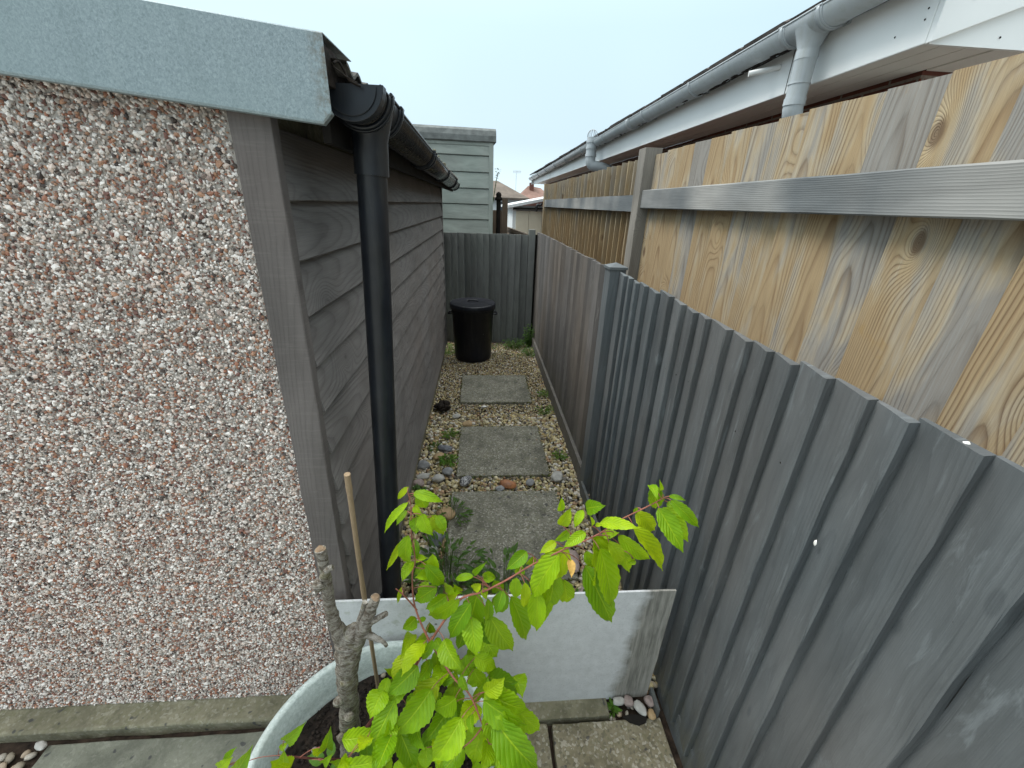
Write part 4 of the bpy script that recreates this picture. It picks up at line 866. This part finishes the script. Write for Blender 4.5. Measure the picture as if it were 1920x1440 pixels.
m3 = tb('', 'stubR', 0, 0, '', TR, 8, .24, 80, 18, [.019, .015, .0118, .0098, .0093])
m4 = tb('', 'twig1', 0, 0, '', TR, 5, .2, 80, 10, [.0085, .006, .0055]); m5 = tb('', 'twig2', 0, 0, '', TR, 5, .2, 80, 10, [.010, .0065, .0042, .0035]); m6 = tb('', 'twig3', 0, 0, '', TR, 5, .2, 80, 10, [.009, .0065, .005]); m7 = tb('', 'spurL', 0, 0, '', TR, 5, .2, 80, 10, [.009, .006, .005])
m8 = tb('', 'knot', 0, 0, '', TR, 5, .3, 60, 14, [.028, .02, .012])
for k, q_ in enumerate(((-.303, .565, .56), (-.335, .572, .46), (-.297, .57, .68), (-.325, .575, .60), (-.300, .555, .995))): m.blob(q_, (.012, .010, .014), 2, .4, 2, 0, k)
for q in (m2, m3, m4, m5, m6, m7, m8):
    b = len(m.v); m.v += q.v; m.f += [tuple(b + i for i in f) for f in q.f]; m.uv += q.uv; m.sm += q.sm
tk = obj('trunk', m, 'cherry_bark', TR)
for key, r_ in (('stubL', .0082), ('stubR', .0082)):
    a, b = V3(PATHS[key][-2]), V3(PATHS[key][-1]); d = (b - a).normalized(); m = MB(); m.tube([b + d * .0003, b + d * .0025], [r_, r_ * .6], 12, True, False, .5, 160); obj('cut_face', m, 'cut_wood', tk)
SHOOT = {}
for key, rs in (('shoot0', [.007, .006, .0048, .004, .0036]), ('shootA', [.0026, .0019, .0014, .0010]), ('shootA2', [.002, .0012]), ('shootB', [.0030, .0022, .0017, .0013, .0010]), ('shootC', [.0026, .002, .0015]), ('shootC2', [.002, .0012]), ('shootD', [.0022, .0014]), ('shootE', [.0028, .0018])):
    P_ = catmull(PATHS[key], 6); SHOOT[key] = P_; m = MB(); m.tube(P_, lerpr(rs, len(P_)), 9, True, True, .15, 90); obj('branch', m, 'bark_twig' if key in ('shoot0', 'shootD', 'shootE') else 'red_stalk', TR)
# leaves: base, tip, width (metres), depth class
LEAVES = [(-0.133,0.663,1.115,-0.081,0.659,1.098,0.021,0),(-0.122,0.667,1.111,-0.116,0.67,1.072,0.024,0),(-0.146,0.666,1.128,-0.168,0.668,1.099,0.012,0),(-0.147,0.649,1.101,-0.191,0.635,1.047,0.016,0),(-0.153,0.671,1.063,-0.175,0.663,1.037,0.015,0),(-0.136,0.67,1.048,-0.133,0.644,1.03,0.027,0),(-0.121,0.659,1.064,-0.101,0.638,1.032,0.031,0),(-0.106,0.691,1.031,-0.082,0.681,0.991,0.026,1),(-0.138,0.678,1.072,-0.121,0.656,1.063,0.016,1),(-0.152,0.655,1.01,-0.158,0.657,0.935,0.031,0),(-0.149,0.696,0.96,-0.141,0.672,0.931,0.02,1),(-0.173,0.667,0.981,-0.198,0.642,0.936,0.014,0),(-0.149,0.663,0.928,-0.168,0.637,0.907,0.023,0),(-0.117,0.648,0.934,-0.085,0.649,0.877,0.031,0),(-0.111,0.653,0.906,-0.137,0.631,0.92,0.026,0),(-0.181,0.672,0.841,-0.195,0.672,0.792,0.01,0),(-0.018,0.604,0.949,-0.053,0.616,0.928,0.015,0),(-0.015,0.609,0.951,0.008,0.597,0.992,0.012,0),(-0.002,0.598,0.933,-0.018,0.605,0.913,0.019,0),(0.004,0.638,0.912,0.03,0.636,0.904,0.023,1),(0.007,0.612,0.902,0.01,0.592,0.896,0.016,0),(0.044,0.591,0.918,0.031,0.569,0.884,0.023,0),(0.085,0.574,1.042,0.05,0.555,1.023,0.026,0),(0.107,0.603,0.997,0.092,0.598,0.985,0.018,1),(0.083,0.602,0.975,0.071,0.599,0.958,0.021,1),(-0.147,0.686,0.916,-0.12,0.667,0.936,0.02,1),(-0.047,0.653,0.846,-0.059,0.642,0.878,0.017,1),(-0.084,0.686,0.828,-0.048,0.628,0.872,0.021,1),(0.278,0.525,1.233,0.276,0.494,1.234,0.014,0),(0.298,0.527,1.222,0.278,0.497,1.262,0.007,0),(0.31,0.517,1.217,0.332,0.509,1.216,0.009,0),(0.305,0.498,1.223,0.348,0.482,1.186,0.02,0),(0.322,0.538,1.187,0.338,0.523,1.168,0.017,1),(0.291,0.504,1.2,0.32,0.464,1.155,0.033,0),(0.276,0.55,1.155,0.312,0.544,1.12,0.03,1),(0.263,0.521,1.144,0.32,0.503,1.07,0.032,0),(0.265,0.576,1.075,0.325,0.564,1.028,0.028,1),(0.212,0.541,1.142,0.257,0.506,1.164,0.023,0),(0.231,0.574,1.08,0.254,0.564,1.095,0.017,1),(0.227,0.531,1.104,0.252,0.522,1.063,0.026,0),(0.266,0.573,1.058,0.294,0.568,0.989,0.024,1),(0.215,0.534,1.081,0.256,0.531,0.941,0.046,0),(0.207,0.572,0.997,0.263,0.542,0.883,0.048,1),(0.207,0.585,1.028,0.23,0.582,0.991,0.024,1),(0.215,0.575,1.05,0.238,0.572,1.035,0.019,1),(0.146,0.567,1.038,0.1,0.561,0.938,0.045,0),(0.146,0.594,0.966,0.137,0.573,0.882,0.039,1),(0.112,0.567,0.942,0.112,0.542,0.866,0.037,0),(0.172,0.598,0.935,0.186,0.601,0.865,0.035,1),(0.184,0.545,1.116,0.147,0.526,1.105,0.019,0),(0.163,0.573,1.096,0.139,0.568,1.077,0.017,0),(0.138,0.566,1.074,0.11,0.551,1.066,0.017,0),(0.146,0.567,1.116,0.158,0.562,1.154,0.022,0),(0.197,0.549,1.128,0.188,0.534,1.162,0.009,0),(0.2,0.537,1.139,0.211,0.536,1.142,0.008,0),(0.29,0.547,1.042,0.273,0.537,1.047,0.011,1),(0.171,0.569,1.024,0.17,0.542,1.013,0.016,2),(0.267,0.532,1.182,0.264,0.537,1.168,0.006,0),(-0.103,0.663,0.849,-0.151,0.661,0.811,0.033,0),(-0.078,0.651,0.837,-0.121,0.636,0.816,0.036,0),(-0.051,0.608,0.876,-0.121,0.651,0.768,0.033,0),(-0.024,0.605,0.864,-0.069,0.601,0.768,0.037,0),(-0.123,0.672,0.719,-0.112,0.672,0.682,0.023,0),(-0.137,0.671,0.694,-0.149,0.591,0.762,0.026,0),(-0.167,0.66,0.694,-0.171,0.578,0.749,0.026,0),(-0.154,0.659,0.755,-0.179,0.64,0.747,0.031,0),(-0.129,0.592,0.759,-0.161,0.536,0.757,0.035,0),(-0.109,0.596,0.766,-0.128,0.579,0.727,0.019,0),(-0.143,0.58,0.701,-0.195,0.544,0.677,0.045,0),(-0.08,0.599,0.759,-0.044,0.55,0.739,0.041,0),(-0.021,0.599,0.828,-0.011,0.554,0.778,0.043,0),(-0.042,0.65,0.722,-0.053,0.628,0.688,0.029,1),(0.014,0.598,0.885,0.013,0.596,0.82,0.021,0),(0.05,0.599,0.906,0.033,0.598,0.847,0.024,0),(0.064,0.593,0.892,0.099,0.583,0.778,0.042,0),(0.02,0.597,0.833,0.067,0.58,0.745,0.048,0),(0.003,0.629,0.781,0.03,0.609,0.73,0.04,1),(0.009,0.639,0.701,0.035,0.613,0.675,0.045,1),(-0.013,0.606,0.686,0.033,0.598,0.657,0.034,1),(-0.044,0.643,0.624,-0.024,0.616,0.605,0.049,3),(0.087,0.571,0.961,0.086,0.561,0.909,0.021,0),(0.01,0.537,0.676,0.048,0.544,0.703,0.038,0),(-0.042,0.56,0.699,-0.029,0.542,0.675,0.022,0),(0.013,0.548,0.66,0.099,0.526,0.624,0.056,0),(0.01,0.529,0.656,0.09,0.496,0.624,0.052,0),(0.09,0.558,0.556,0.135,0.536,0.515,0.05,1),(0.033,0.507,0.622,0.117,0.457,0.543,0.067,0),(-0.113,0.552,0.661,-0.177,0.5,0.614,0.059,0),(-0.058,0.547,0.639,-0.102,0.539,0.62,0.045,0),(-0.066,0.56,0.595,-0.119,0.508,0.561,0.049,1),(-0.044,0.504,0.642,-0.096,0.461,0.595,0.054,0),(-0.214,0.554,0.668,-0.231,0.513,0.656,0.044,0),(-0.188,0.535,0.657,-0.224,0.485,0.611,0.043,0),(-0.014,0.566,0.58,-0.04,0.512,0.584,0.044,1),(0.001,0.539,0.529,-0.017,0.493,0.495,0.062,1),(0.013,0.492,0.575,0.003,0.448,0.574,0.041,0),(0.036,0.486,0.568,0.081,0.459,0.536,0.044,0),(-0.039,0.484,0.573,-0.078,0.456,0.559,0.04,0),(-0.185,0.482,0.64,-0.197,0.423,0.66,0.036,0),(-0.181,0.527,0.561,-0.145,0.48,0.516,0.045,1),(-0.12,0.505,0.541,-0.121,0.476,0.522,0.03,1),(-0.147,0.543,0.566,-0.124,0.486,0.583,0.036,1),(-0.107,0.601,0.566,-0.125,0.56,0.576,0.039,3),(-0.199,0.615,0.636,-0.214,0.591,0.682,0.019,3),(-0.12,0.598,0.679,-0.135,0.558,0.695,0.028,1),(-0.088,0.621,0.624,-0.107,0.568,0.635,0.038,3),(-0.022,0.516,0.631,-0.018,0.48,0.639,0.017,0),(-0.202,0.586,0.643,-0.219,0.572,0.653,0.018,1),(-0.062,0.603,0.585,-0.069,0.585,0.548,0.048,3),(0.021,0.607,0.606,0.08,0.586,0.617,0.051,3),(-0.043,0.579,0.536,-0.058,0.549,0.544,0.045,3),(-0.017,0.619,0.621,0.008,0.6,0.588,0.048,3),(-0.083,0.522,0.548,-0.089,0.464,0.572,0.042,1),(0.06,0.561,0.46,0.069,0.516,0.486,0.049,3),(-0.191,0.544,0.58,-0.172,0.511,0.593,0.027,1),(-0.07,0.56,0.477,-0.064,0.542,0.429,0.045,3),(-0.22,0.598,0.541,-0.21,0.562,0.534,0.029,3),(0.042,0.664,0.662,0.022,0.66,0.694,0.03,3),(0.081,0.616,0.585,0.096,0.571,0.591,0.043,3),(-0.407,0.502,0.613,-0.357,0.492,0.68,0.024,0),(-0.432,0.511,0.559,-0.417,0.515,0.573,0.012,0),(-0.343,0.523,0.532,-0.361,0.505,0.56,0.03,4),(-0.349,0.529,0.522,-0.313,0.499,0.637,0.028,4),(-0.338,0.491,0.544,-0.31,0.48,0.592,0.017,0),(-0.521,0.503,0.526,-0.463,0.478,0.631,0.035,0),(-0.546,0.503,0.528,-0.517,0.504,0.585,0.019,0),(-0.557,0.497,0.53,-0.512,0.482,0.594,0.023,0),(-0.415,0.493,0.555,-0.397,0.474,0.625,0.023,0),(-0.426,0.511,0.485,-0.444,0.495,0.542,0.036,0),(-0.344,0.531,0.442,-0.311,0.499,0.521,0.021,4),(-0.238,0.495,0.617,-0.24,0.462,0.648,0.028,0),(-0.286,0.473,0.563,-0.195,0.47,0.591,0.041,0),(-0.193,0.491,0.621,-0.209,0.435,0.624,0.041,0),(-0.28,0.481,0.572,-0.289,0.459,0.591,0.022,0)]
def leaf(m, B, T, w, fold=.3, curl=.12, roll=0, seg=14, face=None, serr=.05):
    B, T = V3(B), V3(T); ax = T - B; L = ax.length
    if L < 1e-4: return
    ax.normalize(); n0 = V3(face) if face else V3((random.uniform(-.35, .35), -.75, .75)); n0 = (n0 - ax * n0.dot(ax))
    if n0.length < .15: n0 = V3((.3, -.2, 1)); n0 = n0 - ax * n0.dot(ax)
    n0.normalize(); sd = ax.cross(n0).normalized()
    q = Matrix.Rotation(roll, 3, ax); n0 = q @ n0; sd = q @ sd
    us = (-1, -.5, 0, .5, 1); vs = []; uv = []; ph = random.uniform(0, 9)
    for i in range(seg + 1):
        v = i / seg; hw = w * .5 * (math.sin(math.pi * min(1, v ** .78)) ** .72) * (1 - .25 * v) * 1.12
        if v > .80: hw *= max(0, (1 - v) / .2) ** .45 * .62 + .38 * (1 - v) / .2
        hw = max(hw, .0006)
        for u in us:
            k = hw * u * (1 + (serr if i % 2 else -serr) * (abs(u) == 1))
            arch = curl * L * (math.sin(math.pi * v) * .9)
            rip = .035 * w * math.sin(v * 22 + ph + u * 2) * abs(u)
            vs.append(B + ax * (L * v + (serr * .12 * L if i % 2 and abs(u) == 1 and v < .95 else 0)) + sd * k * (1 - .10 * fold) + n0 * (arch + abs(u) * hw * fold + rip - .05 * L * v))
            uv.append((u, v))
    fs = []; uvs = []
    for i in range(seg):
        for j in range(4):
            a = i * 5 + j; f = (a, a + 1, a + 6, a + 5); fs.append(f); uvs.append([uv[k] for k in f])
    m.add(vs, fs, uvs, True)
allpts = [(p, k) for k, P_ in SHOOT.items() for p in P_]
fo = MB(); pe = MB(); yel = MB()
def near_pt(B):
    best = min(allpts, key=lambda q: (q[0] - B).length); return best[0]
for (bx, by, bz, tx, ty, tz, w, k) in LEAVES:
    B, T = V3((bx, by, bz)), V3((tx, ty, tz)); tgt = yel if k == 2 else fo
    ext = (T - B) * .06; leaf(tgt, B - ext, T + ext * 1.5, w * (1.12 if tz < .75 else 1.06), random.uniform(.2, .6), random.uniform(.04, .16), random.uniform(-.45, .45), 18, None, .045)
    if k == 0 and w > .018 and bx > -.30:
        for rep in range(1 if random.random() < .75 else 0):
            ln = (T - B).length * random.uniform(.7, 1.0); B2 = B + V3((random.uniform(-.028, .028), random.uniform(.012, .045), random.uniform(-.03, .018))); a_ = (T - B).normalized() + V3((random.uniform(-.6, .6), random.uniform(-.3, .3), random.uniform(-.5, .2)))
            leaf(fo, B2, B2 + a_.normalized() * ln, ln * random.uniform(.48, .6), random.uniform(.2, .6), .1, random.uniform(-.6, .6), 16)
    s_ = near_pt(B); d = (s_ - B).length
    if .004 < d < .085:
        mid = (s_ + B) / 2 + V3((0, 0, .12 * d)); pe.tube(catmull([s_, mid, B], 4), .0009, 5, False)
    elif d >= .085:
        e_ = B + (s_ - B).normalized() * .04; pe.tube(catmull([e_, (e_ + B) / 2 + V3((0, 0, .005)), B], 3), .0009, 5, False)
# shoots and leaves of the same tree that carry on below the frame and behind the front leaves
for k in range(46):
    a = random.uniform(-1, 1); B = V3((random.uniform(-.30, .08), random.uniform(.38, .56), random.uniform(.42, .56))); ln = random.uniform(.045, .075)
    T = B + V3((random.uniform(-.5, .5), -.45, -.8)).normalized() * ln; leaf(fo, B, T, ln * .52, random.uniform(.15, .4), .08, random.uniform(-.4, .4), 14)
for k in range(26):
    B = V3((random.uniform(-.17, .04), random.uniform(.60, .68), random.uniform(.50, .70))); ln = random.uniform(.04, .065)
    T = B + V3((random.uniform(-.6, .6), -.2, -.8)).normalized() * ln; leaf(fo, B, T, ln * .55, .25, .08, random.uniform(-.5, .5), 12)
obj('foliage', fo, 'cherry_leaf', TR); obj('leaf_stalks', pe, 'red_stalk', TR)['kind'] = 'stuff'
plain('yellowed_leaf', (.50, .30, .07), .6, .3, 60); obj('yellow_leaf', yel, 'yellowed_leaf', TR)
m = MB(); CP = catmull(PATHS['cane'], 12); m.tube(CP, [(.0054 if i % 11 else .0064) for i in range(len(CP))], 14); m.tube([CP[-1] - (CP[-1] - CP[-2]).normalized() * .035, CP[-1] + V3((0, 0, .0005))], .0060, 14)
tag(obj('garden_cane', m, 'cane', loc=CP[0]), 'weathered bamboo cane stuck in the pot beside the cherry trunk', 'cane')
# little seedlings in the pot
for (x, y, lab, lv) in ((-.385, .585, 'small seedling with round dark green leaves in the pot, left of the trunk', ((-.055, .01, .03, .045), (-.005, .03, .04, .035), (.02, -.02, .03, .028))), (-.30, .50, 'tiny seedling just in front of the cherry trunk base', ((.02, .02, .02, .028), (-.02, .01, .025, .025), (.0, -.03, .02, .03)))):
    m = MB(); b = V3((x, y, .30))
    for dx, dy, dz, ln in lv:
        e_ = b + V3((dx * .3, dy * .3, .03)); leaf(m, e_, e_ + V3((dx, dy, dz * .3)).normalized() * ln, ln * .65, .15, .1, 0, 10, (0, -.3, 1), .02); m.tube([b, e_], .0009, 5)
    tag(obj('seedling', m, 'bright_weed_leaf', loc=b), lab, 'seedling')

# ------------------------------------------------------------------ larger stones
plain('grey_stone', (.24, .245, .25), .6, .25, 30, .35, bump=.2); plain('blue_stone', (.17, .18, .20), .55, .3, 40, .4, bump=.2); plain('tan_stone', (.40, .28, .15), .6, .25, 30, .35, bump=.2)
plain('orange_stone', (.36, .15, .06), .5, .35, 22, .4, col2=(.16, .08, .05)); plain('pale_stone', (.42, .41, .38), .65, .2, 30, .3, bump=.2); plain('pink_stone', (.33, .26, .24), .6, .25, 50, .3, bump=.2)
t = NT('mottled_stone'); c_ = t.mix(t.mr(t.noise(t.obj(), 90, 4, .65), .45, .58, 0, 1), (.08, .08, .085), (.42, .42, .42)); MAT['mottled_stone'] = t.done(c_, .5, None, .4)
ST = [(-.393, 2.316, .045, .040, 'grey_stone', 'large round grey cobble against the garage cladding'), (-.296, 2.427, .048, .028, 'tan_stone', 'yellow tan stone left of the middle stepping slab'), (-.223, 2.244, .036, .034, 'grey_stone', 'rounded grey cobble touching the left edge of the middle slab'),
 (-.104, 2.137, .032, .050, 'mottled_stone', 'dark mottled stone at the near left corner of the middle slab'), (-.378, 2.198, .045, .024, 'pale_stone', 'long pale stone below the large grey cobble'), (-.395, 2.125, .038, .032, 'pink_stone', 'grey brown cobble lowest of those along the cladding'),
 (-.28, 2.172, .042, .032, 'pale_stone', 'pale oval cobble left of the mottled stone'), (.166, 2.098, .058, .034, 'orange_stone', 'orange brown flint between the two nearer slabs'), (.118, 2.062, .030, .022, 'grey_stone', 'small grey stone leaning on the orange flint'),
 (.314, 2.117, .028, .026, 'grey_stone', 'round grey pebble right of the orange flint'), (.50, 2.166, .038, .044, 'pale_stone', 'pale green grey cobble at the near right corner of the middle slab'), (-.235, 1.655, .042, .05, 'blue_stone', 'bluish grey cobble left of the nearest slab behind the leaves'),
 (-.27, 1.55, .055, .040, 'pale_stone', 'pale cobble behind the left leafy shoot'), (-.263, 2.528, .055, .028, 'blue_stone', 'flat blue grey stone beyond the yellow tan stone'), (-.111, 2.876, .042, .035, 'tan_stone', 'sandy stone just beyond the middle slab'),
 (-.212, 3.014, .035, .026, 'pale_stone', 'pale stone near the black lump'), (.46, 1.48, .035, .07, 'pink_stone', 'elongated pinkish grey stone right of the nearest slab'), (.481, 1.294, .035, .03, 'pink_stone', 'beige stone just behind the white board near the fence'),
 (-.203, 1.833, .055, .045, 'tan_stone', 'brownish cobble left of the nearest slab, under the leaf tips'), (.569, .823, .017, .028, 'pale_stone', 'pale oval pebble in the gap beside the kerb stone'), (.612, .842, .018, .020, 'pink_stone', 'pinkish pebble at the fence foot beside the white board'),
 (.604, .800, .014, .017, 'tan_stone', 'small tan pebble at the fence foot near the patio slab'), (.500, .848, .022, .015, 'pale_stone', 'light brown pebble under the edge of the white board'), (.535, .845, .018, .018, 'pink_stone', 'pinkish brown pebble beside the kerb stone under the white board'),
 (-1.412, .818, .022, .012, 'pale_stone', 'flat pale pebble lying at the corner of the smooth slab'), (.02, 3.20, .022, .012, 'plastic_bright', 'small bright white stone at the near edge of the farthest slab')]
for k, (x, y, rx, ry, mt, lab) in enumerate(ST):
    m = MB(); rz = min(rx, ry) * .72; m.blob((x, y, rz * .55 + (.006 if y < 1 else .004)), (rx, ry, rz), 3, .28, 1.3, random.uniform(-.5, .5), k + 3); tag(obj('stone', m, mt, loc=(x, y, 0)), lab, 'stone', 'larger stones lying on the gravel')
m = MB()
for k in range(9): a = k * 2.4; m.blob((-.335 + .03 * math.cos(a), 3.14 + .03 * math.sin(a), .03 + .004 * k), (.038, .036, .026), 2, .55, 2.4, a, k)
tag(obj('charred_lump', m, 'compost', loc=(-.335, 3.14, 0)), 'crumpled black lump on the gravel against the garage wall', 'debris')

# ------------------------------------------------------------------ weeds
def moss(*a, **k):
    o = weed(*a, **k); o.name = 'moss_patch'; o['kind'] = 'stuff'
    for q in ('label', 'category', 'group'): del o[q]
def weed(x, y, r, h, n, lab, mat='weed_leaf', ll=.03, wr=.45, stems=True, z0=0.0, up_=.5):
    m = MB(); b = V3((x, y, z0))
    for i in range(n):
        a = random.uniform(0, 2 * math.pi); q = math.sqrt(random.random()); hh = h * random.uniform(.25, 1) * (1 - .35 * q)
        p = b + V3((math.cos(a) * r * q, math.sin(a) * r * q, hh)); d = V3((math.cos(a), math.sin(a), random.uniform(-.4, up_))).normalized(); l_ = ll * random.uniform(.6, 1.25)
        leaf(m, p, p + d * l_, l_ * wr, .2, .1, random.uniform(-.6, .6), 6, (0, -.2, 1), .06)
        if stems: m.tube([b + V3((math.cos(a) * r * q * .4, math.sin(a) * r * q * .4, 0)), p], .0009, 4, False)
    return tag(obj('weed', m, mat, loc=b), lab, 'weed', 'weeds growing in the gravel')
weed(-.41, 4.55, .11, .16, 90, 'bright green weed squeezed between the garage and the bin', 'bright_weed_leaf', .035)
weed(.60, 4.88, .07, .34, 130, 'tallest weed climbing the far corner of the alley', 'weed_leaf', .03)
weed(.42, 4.86, .16, .12, 150, 'dark spreading weed at the foot of the back fence right of the bin', 'weed_leaf', .028)
weed(.58, 4.55, .10, .10, 90, 'green weed along the side fence in front of the tallest weed', 'weed_leaf', .026)
weed(.60, 3.45, .07, .05, 90, 'small bright weed between the farthest slab and the side fence', 'bright_weed_leaf', .018)
weed(.55, 3.12, .09, .035, 80, 'low yellowish weed off the near right corner of the farthest slab', 'bright_weed_leaf', .016)
weed(-.235, 2.72, .06, .05, 70, 'low weed at the far left corner of the middle slab', 'bright_weed_leaf', .02)
weed(-.225, 2.36, .055, .06, 80, 'bright weed beside the yellow tan stone', 'bright_weed_leaf', .026)
weed(-.34, 2.55, .05, .04, 50, 'small weed near the garage wall beyond the large cobble', 'weed_leaf', .018)
weed(.56, 2.42, .05, .04, 60, 'small weed right of the middle slab by the side fence', 'bright_weed_leaf', .018)
weed(-.385, 2.03, .04, .05, 40, 'little weed against the cladding near the cobbles', 'weed_leaf', .03)
moss(.20, 2.10, .30, .012, 120, 'thin mossy weed filling the gap between the two nearer slabs', 'bright_weed_leaf', .012, stems=False)
weed(-.16, 1.40, .16, .22, 130, 'dark straggling weed with narrow leaves left of the nearest slab', 'weed_leaf', .05, .3)
weed(.10, 1.30, .17, .20, 110, 'dark leafy weed behind the white board in the middle', 'weed_leaf', .048, .34)
weed(-.17, 1.80, .10, .12, 60, 'sparse weed with narrow leaves at the left edge of the nearest slab', 'weed_leaf', .035, .3)
weed(.42, 1.22, .08, .08, 50, 'small weed behind the white board near the side fence', 'weed_leaf', .03)
weed(.473, .835, .016, .03, 34, 'tiny bright green weed at the end of the kerb stone', 'bright_weed_leaf', .02, .45, True, -.02)
moss(.215, 3.24, .24, .008, 60, 'mossy fringe along the near edge of the farthest slab', 'bright_weed_leaf', .010, stems=False)
m = MB()
for i in range(260):
    x, y = random.uniform(.05, .66), random.uniform(4.45, 5.0); p = V3((x, y, random.uniform(.0, .03))); a = random.uniform(0, 6.28); l_ = random.uniform(.012, .028)
    leaf(m, p, p + V3((math.cos(a), math.sin(a), .4)).normalized() * l_, l_ * .5, .2, .1, 0, 4, (0, 0, 1), .05)
tag(obj('ground_cover', m, 'weed_leaf'), None, None, kind='stuff')
m = MB()
for i in range(90):
    x, y = random.uniform(-.42, .66), random.uniform(3.3, 4.9); p = V3((x, y, .004)); a = random.uniform(0, 6.28); l_ = random.uniform(.015, .03)
    leaf(m, p, p + V3((math.cos(a), math.sin(a), .15)).normalized() * l_, l_ * .5, .4, .15, random.uniform(-1, 1), 4, (0, 0, 1), .05)
plain('dead_leaf', (.16, .09, .045), .8, .5, 40); tag(obj('leaf_litter', m, 'dead_leaf'), None, None, kind='stuff')
# far shrub tip just past the shed
m = MB(); b = V3((.26, 6.3, 1.2)); m.tube([(.05, 6.3, -.03), (.10, 6.3, 1.3), (.20, 6.28, 1.95), (.225, 6.28, 2.05)], .006, 6)
for i in range(26):
    z = random.uniform(1.93, 2.09); p = V3((.215 + random.uniform(-.03, .03), 6.28, z)); a = random.uniform(0, 6.28); leaf(m, p, p + V3((math.cos(a), math.sin(a), .3)) * .035, .018, .2, .1, 0, 4, (0, 0, 1))
tag(obj('shrub', m, 'weed_leaf', loc=(.05, 6.3, 0)), 'thin shrub whose tip shows past the right edge of the sage shed', 'shrub')
